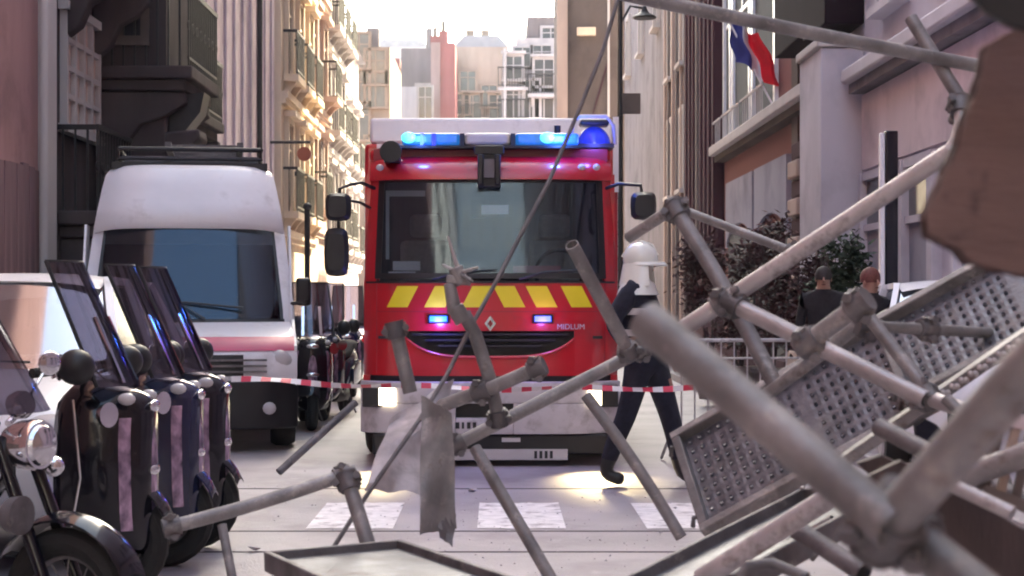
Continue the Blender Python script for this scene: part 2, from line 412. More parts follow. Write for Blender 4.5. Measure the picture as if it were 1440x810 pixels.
# cream-paned lattice window on the side wall
for (y, z, w_, h_) in ((1.1, 3.45, 1.6, 1.3), (1.1, 6.6, 1.4, 1.9)):
    f = MB(); f.box(.0, .12, y-w_/2-.1, y+w_/2+.1, z-.1, z); f.box(0, .12, y-w_/2-.1, y+w_/2+.1, z+h_, z+h_+.1)
    for k in range(5): yy = y-w_/2+w_*k/4; f.box(.003, .09, yy-.035, yy+.035, z+.002, z+h_-.002)
    for k in range(1, 4): zz = z+h_*k/4; f.box(.006, .085, y-w_/2, y+w_/2, zz-.03, zz+.03)
    fo = f.build('window', M['w_trim'], b); MB().box(.004, .03, y-w_/2, y+w_/2, z, z+h_).build('pane', M['w_cream2'], fo)
def stone_balcony(y0, y1, z, dep, par):
    s = MB(); s.box(0, dep, y0, y1, z-.16, z); s.box(0, dep-.1, y0+.08, y1-.08, z-.3, z-.162)
    o = s.build('balcony', M['w_darkstone'], par, bevel=.02)
    n = max(2, int((y1-y0)/1.1))
    for i in range(n):
        y = y0+.25+(y1-y0-.5)*i/max(1, n-1)
        c = [(.0, z-.31), (dep*.9, z-.31), (dep*.92, z-.45), (dep*.7, z-.62), (dep*.45, z-.72), (dep*.3, z-.98), (.0, z-1.15)]
        cm = MB(); cm.prism([(p[0], p[1]) for p in c], 'y', y-.12, y+.12); cm.build('corbel', M['w_darkstone'], o, bevel=.02)
    r = MB(); r.box(dep-.06, dep-.02, y0, y1, z+.92, z+.98); r.box(dep-.06, dep-.03, y0, y1, z+.08, z+.11)
    k = int((y1-y0)/.14)
    for i in range(k+1):
        y = y0+.02+(y1-y0-.04)*i/k; r.box(dep-.055, dep-.03, y-.012, y+.012, z, z+.92)
        if i % 2 == 0: r.torus((dep-.042, y, z+.5), .055, .012, 'x', 10, 4)
    for yy in (y0+.02, y1-.04):
        r.box(.0, dep-.06, yy, yy+.03, z+.92, z+.98)
        for j in range(int(dep/.14)): r.box(.05+j*.14, .075+j*.14, yy, yy+.025, z, z+.92)
    r.build('railing', M['iron'], o)
stone_balcony(.15, 1.9, 2.45, .5, b); stone_balcony(.15, 2.2, 5.55, .75, b); stone_balcony(2.0, 4.1, 4.35, 1.2, b)
stone_balcony(2.1, 4.1, 7.6, 1.1, b)
stone_balcony(4.6, 9.2, 4.35, .45, b)
# the bay, its front looking down the street
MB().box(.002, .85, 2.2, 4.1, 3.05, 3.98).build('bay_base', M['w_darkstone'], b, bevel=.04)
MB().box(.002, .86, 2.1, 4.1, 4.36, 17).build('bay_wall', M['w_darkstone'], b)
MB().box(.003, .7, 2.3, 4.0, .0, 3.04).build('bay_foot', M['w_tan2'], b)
wf = MB(); wf.box(-.0, .66, 2.0, 2.09, 4.6, 4.72); wf.box(.0, .1, 2.0, 2.09, 4.72, 6.5); wf.box(.56, .66, 2.0, 2.09, 4.72, 6.5); wf.box(.3, .35, 2.02, 2.09, 4.72, 6.5)
wfo = wf.build('window', M['w_tan2'], b); MB().box(.11, .55, 2.055, 2.095, 4.72, 6.5).build('pane', M['pane'], wfo)
cv = MB(); cv.prism([(.86, 4.0), (1.3, 4.05), (1.25, 3.8), (1.05, 3.55), (.95, 3.2), (.92, 2.85), (.86, 2.8)], 'y', 2.3, 2.75); cv.build('scroll_bracket', M['iron'], b)
cv = MB(); cv.prism([(.86, 3.52), (1.28, 3.56), (1.3, 3.44), (1.2, 3.36), (1.24, 3.2), (.86, 3.1)], 'y', 2.0, 2.6); cv.build('moulding', M['w_darkstone'], b, bevel=.03)
for i in range(3): put_window(b, (.012, 4.6+i*1.7, .6), R(90), 1.1, 2.2, 'plain', 'w_stone')
MB().box(.01, .3, .3, 2.6, .0, 2.2).build('shop_front', M['w_maroon'], b)

b = block('smooth pale lilac facade with one dark drainpipe above the white van', XL, 28.8, 38.2, 20, 'w_pale', -1, bands=False, rows=0, shop=False)
for i in range(9):
    MB().box(.002, .045, .3+i*1.05, .62+i*1.05, 0.0, 19.5).build('pilaster', M['w_pale'], b, bevel=.01)
MB().pipe([(.16, 5.9, .2), (.16, 5.9, 19)], .055).build('drainpipe', M['iron'], b)
for y in (2.0, 4.3, 7.6): put_window(b, (.09, y, .8), R(90), .8, 1.5, 'plain', 'w_pale')

def alt(a, b_): return lambda r, i: a if (i+r) % 2 == 0 else b_
block('sunlit cream facade with stone balconies next to the smooth lilac one', XL+.15, 38.2, 44.6, 19, 'w_cream', -1, rows=5, bay=1.6, style='balcony', fm='w_cream', ww=.8, z0=3.3, shop=False)
block('sunlit narrow buff facade with alternating balconies', XL, 44.6, 50.0, 17.5, 'w_cream2', -1, rows=4, bay=1.8, style=alt('balcony_big', 'shutter'), fm='w_cream2', ww=.9, z0=3.7, floors=3.3, shop=False)
block('pale far facade ending the sunlit row on the left', XL-.15, 50.0, 57.0, 13.5, 'w_cream3', -1, rows=4, bay=2.2, style='balcony_big', fm='w_trim', ww=1.0, z0=3.2, shop=False)
block('low far pale block behind the sunlit row', XL-.4, 57.0, 66.0, 10.5, 'w_cream3', -1, rows=2, bay=2.4, style='balcony', fm='w_trim', z0=3.0, shop=False)

block('plain building behind the viewpoint on the left side', XL, -42, -10.2, 19, 'w_cream3', -1, rows=4, bay=3.2, shop=False)
block('plain building behind the viewpoint on the right side', XR, -42, 7.3, 21, 'w_tan', 1, rows=4, bay=3.2, shop=False)
b = thing('apartment_building', 'unseen dark block added behind the viewpoint to darken the windscreen reflection', 'building', (-12, -62, 0))
MB().box(0, 26, -10, 0, 0, 36).build('wall', mat('dark_reflected_wall', (.10, .115, .15), .9), b)  # unseen block added, tall and dark, to shape what the windscreen reflects
for r in range(9):
    for i in range(9): put_window(b, (2+i*2.6, .012, 1+r*3.4), R(180), 1.2, 2.1, 'plain')
# --- buildings closing the street
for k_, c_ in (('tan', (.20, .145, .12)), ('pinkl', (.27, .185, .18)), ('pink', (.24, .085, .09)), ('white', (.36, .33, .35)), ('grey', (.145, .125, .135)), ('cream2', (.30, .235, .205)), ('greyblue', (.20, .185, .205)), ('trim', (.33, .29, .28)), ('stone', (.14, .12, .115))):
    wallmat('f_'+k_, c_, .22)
def far_block(label, px0, px1, ptop, Y, wm, depth=10, wins=(), fm='f_trim', roofm=None, name='apartment_building', steps=()):
    a = P(px0, ptop, Y); c = P(px1, ptop, Y)
    root = thing(name, label, 'building', (a.x, Y, 0)); W = c.x-a.x; H = a.z
    MB().box(0, W, 0, depth, 0, H).build('wall', M[wm], root)
    if roofm: MB().prism([(-.15, H), (.5, H+.7), (W-.5, H+.7), (W+.15, H)], 'y', 0, depth).build('roof', M[roofm], root)
    for (wx, wy, ww, wh, st) in wins:
        q = P(wx, wy, Y); put_window(root, (q.x-a.x, -.012, q.z), 0, ww, wh, st, fm)
    return root, W, H
r_, W, H = far_block('tan flat-roofed block at the left of the street end', 488, 548, 66, 82, 'f_tan', wins=[(505, 150, .9, 1.7, 'plain'), (528, 118, .9, 1.6, 'plain'), (505, 95, .9, 1.6, 'plain'), (528, 150, .9, 1.6, 'plain'), (505, 196, .9, 1.7, 'plain'), (528, 240, .9, 1.6, 'plain')], fm='f_tan')
MB().box(0, .45, -.12, -.01, 0, H+.3).build('corner_quoin', M['f_white'], r_)
MB().box(.9, 1.5, .5, 1.2, H, H+1).build('chimney', M['f_grey'], r_)
far_block('pale building with a dull violet side wall between tan block and grey block', 540, 612, 92, 118, 'f_pinkl', wins=[(552, 130, 1.2, 2, 'balcony'), (552, 165, 1.2, 2, 'balcony'), (552, 200, 1.2, 2, 'ledge'), (578, 165, 1.2, 2, 'ledge')])
far_block('narrow mauve wall standing in front of the grey block', 550, 562, 82, 112, 'f_pink', depth=4)
far_block('white long mansard block rising behind the tan block', 530, 600, 66, 150, 'f_white', roofm='zinc')
r_, W, H = far_block('flat grey block with chimney pots beside the red gable', 564, 607, 68, 108, 'f_grey', wins=[(597, 162, 1.0, 1.9, 'plain')])
MB().cyl((.9*W, 1, H), (.9*W, 1, H+1.4), .2).build('chimney', M['f_grey'], r_)
far_block('low white house with one dark doorway under the red gable', 560, 606, 122, 96, 'f_white', depth=6, wins=[(598, 168, .7, 1.8, 'plain')])
r_, W, H = far_block('tall red gable wall with pink side strip in middle of the street end', 606, 640, 60, 100, 'f_pink', wins=())
MB().box(0, W*.38, -.1, -.005, 0, H).build('pink_render_strip', M['f_pinkl'], r_)
for i, x in enumerate((.15, .5)):
    MB().box(W*x-.25, W*x+.25, .4, 1.2, H, H+.45+.3*i).build('chimney', M['f_pink'], r_)
    MB().cyl((W*x, .8, H+.45+.3*i), (W*x, .8, H+1.0+.4*i), .12).build('chimney_pot', M['f_stone'], r_)
r_, W, H = far_block('cream plastered block with small windows right of the red gable', 641, 712, 66, 106, 'f_cream2', wins=[(688, 150, .9, 1.3, 'plain'), (658, 128, .9, 1.2, 'plain'), (665, 168, 1, 1.5, 'balcony'), (700, 168, 1, 1.5, 'balcony'), (650, 160, .8, 1.2, 'plain')], fm='f_cream2', roofm='zinc')
for x in (.2, .5): MB().box(W*x, W*x+.5, 1, 1.6, H+.6, H+1.2).build('chimney', M['f_tan'], r_)
r_, W, H = far_block('grey stepped apartment building with white balconies near the tan gable', 706, 786, 98, 84, 'f_greyblue', wins=[(745, 165, .9, 1.8, 'plain'), (722, 165, .8, 1.6, 'balcony'), (722, 120, .8, 1.4, 'balcony'), (765, 130, .9, 1.6, 'balcony_big'), (765, 170, .9, 1.6, 'plain')], fm='f_white')
MB().box(W*.25, W*.97, .3, 9.7, H, H+1.6).build('upper_storey', M['f_white'], r_)
MB().box(W*.45, W*.96, .6, 9.4, H+1.6, H+2.7).build('attic', M['f_grey'], r_)
for (px, py, w2, h2) in ((735, 92, .8, .9), (762, 92, .9, 1.0), (775, 60, .8, .8)):
    q = P(px, py, 84); put_window(r_, (q.x-P(706, 98, 84).x, .28 if py > 70 else .58, q.z), 0, w2, h2, 'plain', 'f_white')
MB().pipe([(W*.05, -.25, H+1), (W*.05, -.25, 0)], .09).build('downpipe', M['f_white'], r_)
r_, W, H = far_block('blank tan gable wall sticking out into the street right of the engine roof', 783, 880, -75, 64, 'w_tan2', depth=3)
MB().box(0, .4, -.14, -.01, 0, H).build('corner_quoin', M['w_tan'], r_)
MB().bar((1.1, -.03, 7.5), (2.0, -.03, 10.6), .05, .04, (0, 1, 0)).build('flue_line', M['w_maroon'], r_)
MB().box(.75, 1.45, -.22, -.01, 11.3, 11.6).build('stone_ledge', M['w_cream'], r_)
MB().box(1.9, 1.98, -.1, -.01, 0, H).build('downpipe', M['w_trim'], r_)

# --- right side, far to near
block('distant plain greyblue facade right of the tan gable', XR+.0, 46.3, 62, 27, 'w_grey', 1, bands=False, rows=1, bay=5, ww=.9, style='plain', z0=9, shop=False)
b = block('beige rendered facade with pale vertical strips past the maroon building', XR, 40.5, 46.3, 27, 'w_stone', 1, bands=False, rows=2, bay=2.4, ww=.8, style='plain', z0=3.9, shop=False)
for i in range(6): MB().box(-.14, -.002, .2+i*1.0, .42+i*1.0, 0, 26).build('vertical_strip', M['w_tan' if i % 2 else 'w_stone'], b)
b = thing('maroon_building', 'dark maroon facade of tall vertical ribs beside the brick building', 'building', (XR, 34.6, 0))
MB().box(0, 10, 0, 5.88, 0, 27).build('wall', M['w_maroon'], b)
for i in range(8):
    MB().box(-.22, -.002, .15+i*.72, .45+i*.72, 2.4, 26.5).build('rib', M['w_maroon' if i != 4 else 'w_stone'], b, bevel=.02)
b = thing('brick_building', 'red-brown brick building with white window bay, flag and arched shop front', 'building', (XR, 23.0, 0))
MB().box(0, 10, 0, 11.6, 0, 26).build('wall', M['brick'], b)
MB().box(-.34, -.002, .02, 11.5, 4.32, 4.50).build('window_ledge', M['w_trim'], b, bevel=.02)
MB().box(-.22, -.003, .02, 11.5, 4.20, 4.318).build('ledge_moulding', M['w_tan2'], b)
for y0, y1 in ((4.95, 7.55), (7.75, 10.1), (10.3, 11.4)):   # tall white framed lights of the window band
    f = MB(); f.box(-.07, .0, y0, y0+.16, 4.502, 8.2); f.box(-.07, 0, y1-.16, y1, 4.502, 8.2); f.box(-.05, 0, y0+.16, y1-.16, 8.0, 8.2); f.box(-.05, 0, y0+.16, y1-.16, 4.502, 4.62)
    f.box(-.03, 0, (y0+y1)/2-.04, (y0+y1)/2+.04, 6.9, 8.0); f.box(-.03, 0, y0+.16, y1-.16, 6.82, 6.9)
    fo = f.build('window', M['white'], b); MB().box(-.012, -.004, y0+.16, y1-.16, 4.62, 8.0).build('pane', M['interior'], fo)
    rl = MB()
    for k in range(int((y1-y0)/.22)): rl.box(-.27, -.255, y0+.05+k*.22, y0+.07+k*.22, 4.502, 4.95)
    rl.box(-.28, -.25, y0, y1, 4.95, 4.99); rl.build('guard_rail', M['w_trim'], fo)
MB().box(-.45, -.003, .05, 2.6, 5.05, 8.6).build('dark_shutter_box', M['w_shut'], b, bevel=.02)
MB().box(-.10, -.004, 2.62, 3.15, 0, 26).build('stone_pier', M['w_tan2'], b)
for y, w_ in ((3.7, 3.35), (7.3, 3.5)):   # pale arched panels over the shop windows
    h_ = w_/2; up_ = [(y+w_, 2.45), (y+w_, 3.72), (y, 3.72), (y, 2.45)]; dn_ = [(y+h_-h_*.92*math.cos(t), 2.45+.42*math.sin(t)) for t in [R(k) for k in range(0, 181, 12)]]
    ao = MB().prism(up_+dn_, 'x', -.09, -.003).build('arched_panel', M['w_greyblue'], b)
    MB().box(-.05, -.004, y+.1, y+w_-.1, .5, 2.7).build('shop_window', M['interior'], b)
MB().box(-.2, -.005, 3.2, 11.2, .0, .48).build('shop_base', M['w_maroon'], b)
# banded column of brick and stone blocks at the corner
for k in range(13):
    MB().box(-.22-.06*(k % 2), -.003, 1.7, 2.5, .14+k*.28, .40+k*.28).build('column_block', M['w_tan' if k % 2 else 'w_maroon'], b, bevel=.03)
MB().box(-.1, -.002, .05, 1.6, .0, 3.6).build('dark_doorway', M['iron'], b)

# flag in the window band
fl = thing('tricolour_flag', 'blue, white and red flag hanging in the white framed window', 'flag', (XR-.22, 28.0, 5.72))
MB().pipe([(.25, .05, -1.3), (-.62, .02, .35)], .018).build('flag_pole', M['white'], fl)
for k, (m_, u0, u1) in enumerate(((mat('flag_blue', (.03, .035, .20), .8), 0, .36), (mat('flag_white', (.62, .58, .62), .8), .36, .62), (mat('flag_red', (.75, .012, .03), .8), .62, 1.0))):
    def fn(u, v, u0=u0, u1=u1):
        q = u0+(u1-u0)*u
        return (-.60+.50*q+.30*v*(.4+q)+.03*math.sin(v*9+q*4), .0+.10*math.sin(q*11+v*2), .30-.25*q-v*.68-.22*q*v+.04*math.sin(q*7))
    MB().sheet(fn, 8, 10, (0, .01, 0)).build(('blue_band', 'white_band', 'red_band')[k], m_, fl)

b = thing('lilac_building', 'flat pale lilac-grey wall and pier between brick building and grey shop building', 'building', (XR, 21.4, 0))
MB().box(0, 10, 0, 1.58, 0, 26).build('wall', M['w_lilac'], b)
MB().box(-.55, -.002, .02, 1.5, 0, 4.6).build('pier', M['w_lilac'], b, bevel=.02)
MB().box(-.60, -.003, -.02, 1.52, 4.605, 4.72).build('pier_cap', M['w_trim'], b, bevel=.02)
MB().box(-.5, -.003, .0, 1.56, 4.9, 9).build('dark_shutter_box', M['w_shut'], b, bevel=.02)

b = thing('grey_building', 'grey rendered building with cornice and dark windows over the shop front, near right', 'building', (XR, 7.5, 0))
MB().box(0, 10, 0, 13.88, 0, 26).build('wall', M['w_lilac'], b)
MB().box(-.32, -.002, .0, 13.8, 4.12, 4.3).build('cornice', M['w_white'], b, bevel=.03)
MB().box(-.22, -.003, .0, 13.8, 4.0, 4.118).build('cornice_moulding', M['w_grey'], b)
MB().box(-.06, -.003, .0, 13.8, 3.05, 3.98).build('fascia', M['w_pale'], b)
for i in range(6):
    y = 12.5-i*2.15
    f = MB(); f.box(-.12, -.002, y-.2, y, 0, 3.0); f.box(-.12, -.002, y+1.1, y+1.2, 0, 3.0); f.box(-.10, -.002, y, y+1.1, 2.9, 3.0); f.box(-.10, -.002, y, y+1.1, .1, .5); f.box(-.08, -.002, y, y+1.1, 2.28, 2.36)
    fo = f.build('window', M['w_lilac'], b); MB().box(-.03, -.003, y, y+1.1, .5, 2.28).build('pane', M['w_greyblue'], fo); MB().box(-.035, -.004, y, y+1.1, 2.36, 2.9).build('pane', M['pane'], fo)
for i in range(5): put_window(b, (-.012, 12.2-i*2.5, 4.9), R(-90), 1.0, 1.9, 'plain', 'w_white')
mb = MB(); mb.box(-5, 5, 0, .3, 0, 9)

# ------------------------------------------------------------------ street furniture
r_ = thing('street_lamp', 'tall dark lamp post with a drooping head beside the tan gable', 'street lamp', (P(872, 0, 42).x, 42, 0))
MB().pipe([(0, 0, 0), (0, 0, 11)], [.09, .05]).build('pole', M['iron'], r_)
MB().pipe([(0, 0, 8.2), (.25, 0, 8.65), (.55, 0, 8.6)], .03).build('arm', M['iron'], r_)
MB().loft([[Vector((.6+q*math.cos(t), q*math.sin(t), z)) for t in [2*math.pi*k/12 for k in range(12)]] for q, z in ((.04, 8.65), (.1, 8.5), (.3, 8.38), (.28, 8.34))]).build('lamp_shade', M['iron'], r_)
MB().box(.02, .5, -.05, .05, 6.0, 6.5).build('bracket_box', M['w_tan2'], r_)
r_ = thing('street_lamp', 'thin dark post with small cap in front of the sunlit facades behind the van', 'street lamp', (P(432, 0, 30).x, 30, 0.12))
MB().pipe([(0, 0, 0), (0, 0, 2.9)], .05).build('pole', M['iron'], r_)
MB().ell((0, 0, 2.95), .08, .08, .07, 12, 8).build('lamp_head', M['iron'], r_)
r_ = thing('shop_sign', 'round red-brown hanging sign on the sunlit facades over the van roof', 'sign', (XL+.2, 36.0, 4.6))
MB().pipe([(0, 0, .15), (.85, 0, .15)], .03).build('bracket', M['iron'], r_)
MB().cyl((.72, -.05, -.1), (.72, .05, -.1), .15, seg=20).build('sign_disc', mat('sign_red', (.35, .09, .05), .5), r_)
r_ = thing('sign_pole', 'narrow black totem post with white edge in front of grey shop front', 'sign', (P(1249, 0, 16.5).x, 16.5, .12))
MB().box(-.035, .085, -.05, .05, 0, 2.95).build('black_blade', M['gloss'], r_, bevel=.01)
MB().box(-.085, -.038, -.04, .04, 1.4, 2.93).build('white_edge', M['white'], r_, bevel=.01)
# crowd barrier
r_ = thing('crowd_barrier', 'metal crowd barrier with thin upright bars behind the scaffold tubes', 'barrier', (P(1060, 0, 15.2).x, 15.2, 0), R(8))
m_ = M['steel_l']; L = .78
MB().pipe([(-L, 0, .2), (-L, 0, 1.02), (-L+.06, 0, 1.08), (L-.06, 0, 1.08), (L, 0, 1.02), (L, 0, .2), (-L, 0, .2)], .018, 10).build('frame', m_, r_)
bmz = MB().pipe([(0, 0, .2), (0, 0, 1.07)], .008, 6).mesh('upright_bar', m_)
for k in range(13): obj('upright_bar', bmz, r_, (-L+.12*(k+1), 0, 0))
MB().pipe([(-L, 0, .92), (L, 0, .92)], .01, 8).build('cross_bar', m_, r_)
for sx in (-1, 1): MB().pipe([(sx*L, -.25, .02), (sx*L, -.2, .06), (sx*L, 0, .2), (sx*L, .2, .06), (sx*L, .25, .02)], .015, 8).build('foot', m_, r_)

# shrubs
def shrub(label, x, y, rx, ry, h, m_, n, pot=True, name='shrub', seed=1, z0=.1):
    rd = random.Random(seed); root = thing(name, label, 'plant', (x, y, z0))
    if pot: MB().loft([[Vector((q*math.cos(t), q*math.sin(t), z)) for t in [2*math.pi*k/16 for k in range(16)]] for q, z in ((.16, 0), (.24, .42), (.27, .42), (.27, .47), (.2, .47))]).build('pot', M['w_stone'], root)
    s = MB()
    for k in range(7):
        a = rd.uniform(0, 6.28); s.pipe([(0, 0, .3), (rx*.3*math.cos(a), ry*.3*math.sin(a), h*.5), (rx*.7*math.cos(a), ry*.7*math.sin(a), h*.9)], [.02, .013, .005], 5)
    s.build('stem', M['wood_d'], root)
    lf = MB(); cl = [(rd.uniform(-1, 1), rd.uniform(-1, 1), rd.uniform(.3, 1)) for _ in range(16)]
    for i in range(n):
        c = rd.choice(cl); p = Vector((c[0]*rx*.7+rd.gauss(0, rx*.22), c[1]*ry*.7+rd.gauss(0, ry*.22), .35+c[2]*(h-.4)+rd.gauss(0, .1)))
        a, e = rd.uniform(0, 6.28), rd.uniform(-.9, .9); u = Vector((math.cos(a)*math.cos(e), math.sin(a)*math.cos(e), math.sin(e)))
        v = u.cross(Vector((rd.uniform(-1, 1), rd.uniform(-1, 1), 1))).normalized(); s_ = rd.uniform(.03, .065)
        lf.add([p, p+u*s_+v*s_*.4, p+u*s_*2, p+u*s_-v*s_*.4], [(0, 1, 2, 3)])
    o = lf.build('foliage', m_, root); o['kind'] = 'stuff'
    return root
shrub('dark green bushy shrub against the foot of the lilac pier', P(1178, 0, 18.6).x, 18.6, .28, .3, 2.05, M['leaf'], 2500, seed=3)
for k, (px, Y, h) in enumerate(((1000, 23, 2.1), (1040, 22.3, 1.95), (1085, 21.5, 2.3), (1130, 20.7, 1.9))):
    shrub(('tall russet shrub nearest the maroon facade, before the arched shop front', 'low russet shrub second from the maroon facade', 'tallest russet shrub in front of the banded column', 'russet shrub beside the dark doorway, nearest the lilac pier')[k], P(px, 0, Y).x, Y, .42, .42, h, M['leaf_r'], 2200, seed=10+k)

# ------------------------------------------------------------------ people
def person(label, loc, rz, joints, radii, edges, up_mat, low_mat, head, helmet=None, hair=None, vest=False, scale=1):
    root = thing('person', label, 'person', loc, rz); root.scale = (scale,)*3
    names = list(joints); idx = {n: i for i, n in enumerate(names)}
    me = bpy.data.meshes.new('body'); me.from_pydata([joints[n] for n in names], [(idx[a], idx[c]) for a, c in edges], [])
    o = bpy.data.objects.new('body', me); COL.objects.link(o)
    md = o.modifiers.new('s', 'SKIN'); md.use_smooth_shade = True
    sub = o.modifiers.new('d', 'SUBSURF'); sub.levels = 1; sub.render_levels = 1
    for n, v in zip(names, me.skin_vertices[0].data): v.radius = radii[n]
    me.skin_vertices[0].data[idx['pelvis']].use_root = True
    dg = bpy.context.evaluated_depsgraph_get(); dg.update()
    nm = bpy.data.meshes.new_from_object(o.evaluated_get(dg)); nm.name = 'body'
    bpy.data.objects.remove(o)
    nm.materials.clear()
    for m_ in (up_mat, low_mat, M['skin'], M['black']): nm.materials.append(m_)
    jl = [(n, Vector(joints[n])) for n in names]
    for p in nm.polygons:
        n = min(jl, key=lambda q: (q[1]-p.center).length)[0]; p.use_smooth = True
        p.material_index = 2 if n.startswith(('head', 'hand', 'nose', 'f_')) or (n == 'neck' and p.center.z > joints['neck'][2]+.015 and abs(p.center.y) < .075) else 3 if n.startswith(('ankle', 'toe')) else 1 if n.startswith(('pelvis', 'hip', 'knee')) else 0
    obj('body', nm, root)
    h = Vector(joints['head'])
    f = MB()
    for s_ in (-1, 1): f.ell(h+Vector((.080, s_*.032, .012)), .008, .010, .006, 8, 6)
    f.build('eyes', M['hair_d'], root)
    f = MB(); f.pipe([h+Vector((.085, 0, .02)), h+Vector((.112, 0, -.02)), h+Vector((.092, 0, -.035))], [.008, .014, .010], 8)
    f.build('nose', M['skin'], root)
    for s_ in (-1, 1): MB().ell(h+Vector((0, s_*.083, -.005)), .02, .01, .03, 8, 6).build('ear', M['skin'], root)
    MB().ell(h+Vector((.088, 0, -.062)), .006, .024, .006, 8, 6).build('mouth', M['hair'], root)
    if helmet:
        q = MB(); q.ell(h+Vector((-.01, 0, .02)), .135, .118, .13, 20, 10, z0=-.25)
        q.loft([[h+Vector((.02+a*math.cos(t)*(1.12 if math.cos(t) > 0 else 1), b_*math.sin(t), z)) for t in [2*math.pi*k/20 for k in range(20)]] for a, b_, z in ((.14, .12, -.0), (.158, .136, -.022), (.155, .132, -.032), (.13, .115, -.02))])
        q.pipe([h+Vector((-.15, 0, .04)), h+Vector((-.09, 0, .13)), h+Vector((.0, 0, .155)), h+Vector((.08, 0, .13)), h+Vector((.12, 0, .05))], .012, 6)
        q.build('helmet', M['helmet'], root)
        MB().sheet(lambda u, v: tuple(h+Vector((-.01-(.135+.03*v)*math.cos((u-.5)*4.2), (.125+.05*v)*math.sin((u-.5)*4.2), -.01-.17*v))), 14, 4, (.01, 0, 0)).build('neck_guard', M['helmet'], root)
    if hair:
        MB().ell(h+Vector((-.012, 0, .03)), .108, .095, .115, 16, 10, z0=-.35).build('hair', hair, root)
    if vest:
        t = Vector(joints['chest'])
        MB().loft([[Vector((t.x+a_*math.cos(a), t.y+b2*math.sin(a), t.z+z)) for a in [2*math.pi*i/20 for i in range(20)]] for a_, b2, z in ((.160, .245, .05), (.13, .19, .13), (.08, .09, .18))]).build('white_shoulder_cape', M['helmet'], root)
        for k, z in enumerate((-.10, -.26)):
            MB().loft([[Vector((t.x+.175*math.cos(a)-.02*k, t.y+.225*math.sin(a), t.z+z+dz)) for a in [2*math.pi*i/20 for i in range(20)]] for dz in (0, .05)]).build('reflective_band', M['clear'], root)
    return root
E0 = [('pelvis', 'waist'), ('waist', 'chest'), ('chest', 'neck'), ('neck', 'head'), ('head', 'head_top')]
for s_ in 'lr':
    E0 += [('pelvis', 'hip_'+s_), ('hip_'+s_, 'knee_'+s_), ('knee_'+s_, 'shin_'+s_), ('shin_'+s_, 'ankle_'+s_), ('ankle_'+s_, 'toe_'+s_), ('chest', 'shoulder_'+s_), ('shoulder_'+s_, 'elbow_'+s_), ('elbow_'+s_, 'wrist_'+s_), ('wrist_'+s_, 'hand_'+s_)]
    for k in range(5): E0.append(('hand_'+s_, 'f_%s%d' % (s_, k)))
RAD = dict(pelvis=(.15, .17), waist=(.13, .16), chest=(.14, .19), neck=(.06, .06), head=(.085, .10), head_top=(.06, .06), hip=(.095, .095), knee=(.068, .068), shin=(.062, .062), ankle=(.05, .05), toe=(.042, .04), shoulder=(.075, .075), elbow=(.056, .056), wrist=(.038, .038), hand=(.03, .04), f=(.009, .009))
def radii(J, k=1): return {n: tuple(q*(k if n.split('_')[0] in ('pelvis', 'waist', 'chest', 'hip', 'knee', 'shin', 'shoulder', 'elbow', 'ankle', 'toe') else 1) for q in RAD.get(n, RAD.get(n.split('_')[0], (.05, .05)))) for n in J}
def pose(over=None, hand_dir=Vector((0, 0, -1))):
    J = dict(pelvis=(0, 0, .98), waist=(0, 0, 1.12), chest=(0, 0, 1.38), neck=(.01, 0, 1.54), head=(.03, 0, 1.67), head_top=(.02, 0, 1.74),
             hip_l=(0, .1, .92), hip_r=(0, -.1, .92), knee_l=(.03, .11, .5), knee_r=(.03, -.11, .5), shin_l=(.0, .11, .3), shin_r=(.0, -.11, .3), ankle_l=(-.02, .11, .08), ankle_r=(-.02, -.11, .08), toe_l=(.15, .13, .045), toe_r=(.15, -.13, .045),
             shoulder_l=(0, .2, 1.46), shoulder_r=(0, -.2, 1.46), elbow_l=(-.02, .26, 1.17), elbow_r=(-.02, -.26, 1.17), wrist_l=(.06, .26, .94), wrist_r=(.06, -.26, .94), hand_l=(.08, .26, .86), hand_r=(.08, -.26, .86))
    if over: J.update(over)
    for s_ in 'lr':
        w_, h_ = Vector(J['wrist_'+s_]), Vector(J['hand_'+s_]); dr = (h_-w_).normalized(); sd = dr.cross(Vector((0, 1, 0)) if abs(dr.y) < .8 else Vector((1, 0, 0))).normalized()
        for k in range(4): J['f_%s%d' % (s_, k)] = tuple(h_+dr*(.085-.01*abs(k-1.3))+sd*(k-1.5)*.021)
        J['f_%s4' % s_] = tuple(w_*.3+h_*.7+sd*.06+dr*.02)
    return J
J = pose(dict(hip_l=(.04, .1, .94), hip_r=(-.02, -.1, .94), knee_l=(.17, .10, .53), knee_r=(-.13, -.12, .53), shin_l=(.22, .10, .33), shin_r=(-.22, -.11, .33), ankle_l=(.26, .10, .09), ankle_r=(-.30, -.10, .09), toe_l=(.40, .11, .045), toe_r=(-.14, -.12, .045),
              chest=(-.06, 0, 1.4), neck=(-.06, 0, 1.56), head=(-.03, 0, 1.70), head_top=(-.04, 0, 1.77), waist=(-.03, 0, 1.14), shoulder_l=(-.05, .2, 1.48), shoulder_r=(-.07, -.21, 1.48),
              elbow_r=(-.22, -.27, 1.24), wrist_r=(-.10, -.30, 1.06), hand_r=(-.03, -.30, 1.01), elbow_l=(.06, .27, 1.2), wrist_l=(.16, .26, 1.0), hand_l=(.19, .26, .93)))
person('person in white helmet and dark navy uniform striding past the front of the fire engine', (P(908, 0, 13.25).x, 13.25, 0), R(-14), J, radii(J, 1.22), E0, M['navy'], M['navy'], None, helmet=True, vest=True, scale=1.02)
J = pose(dict(elbow_l=(.1, .25, 1.2), wrist_l=(.22, .15, 1.1), hand_l=(.26, .1, 1.1)))
person('dark-haired pedestrian in a black coat standing behind the crowd barrier', (P(1158, 0, 17.6).x, 17.6, 0.1), R(-100), J, radii(J), E0, M['dark_cloth'], M['dark_cloth'], None, hair=M['hair_d'], scale=.93)
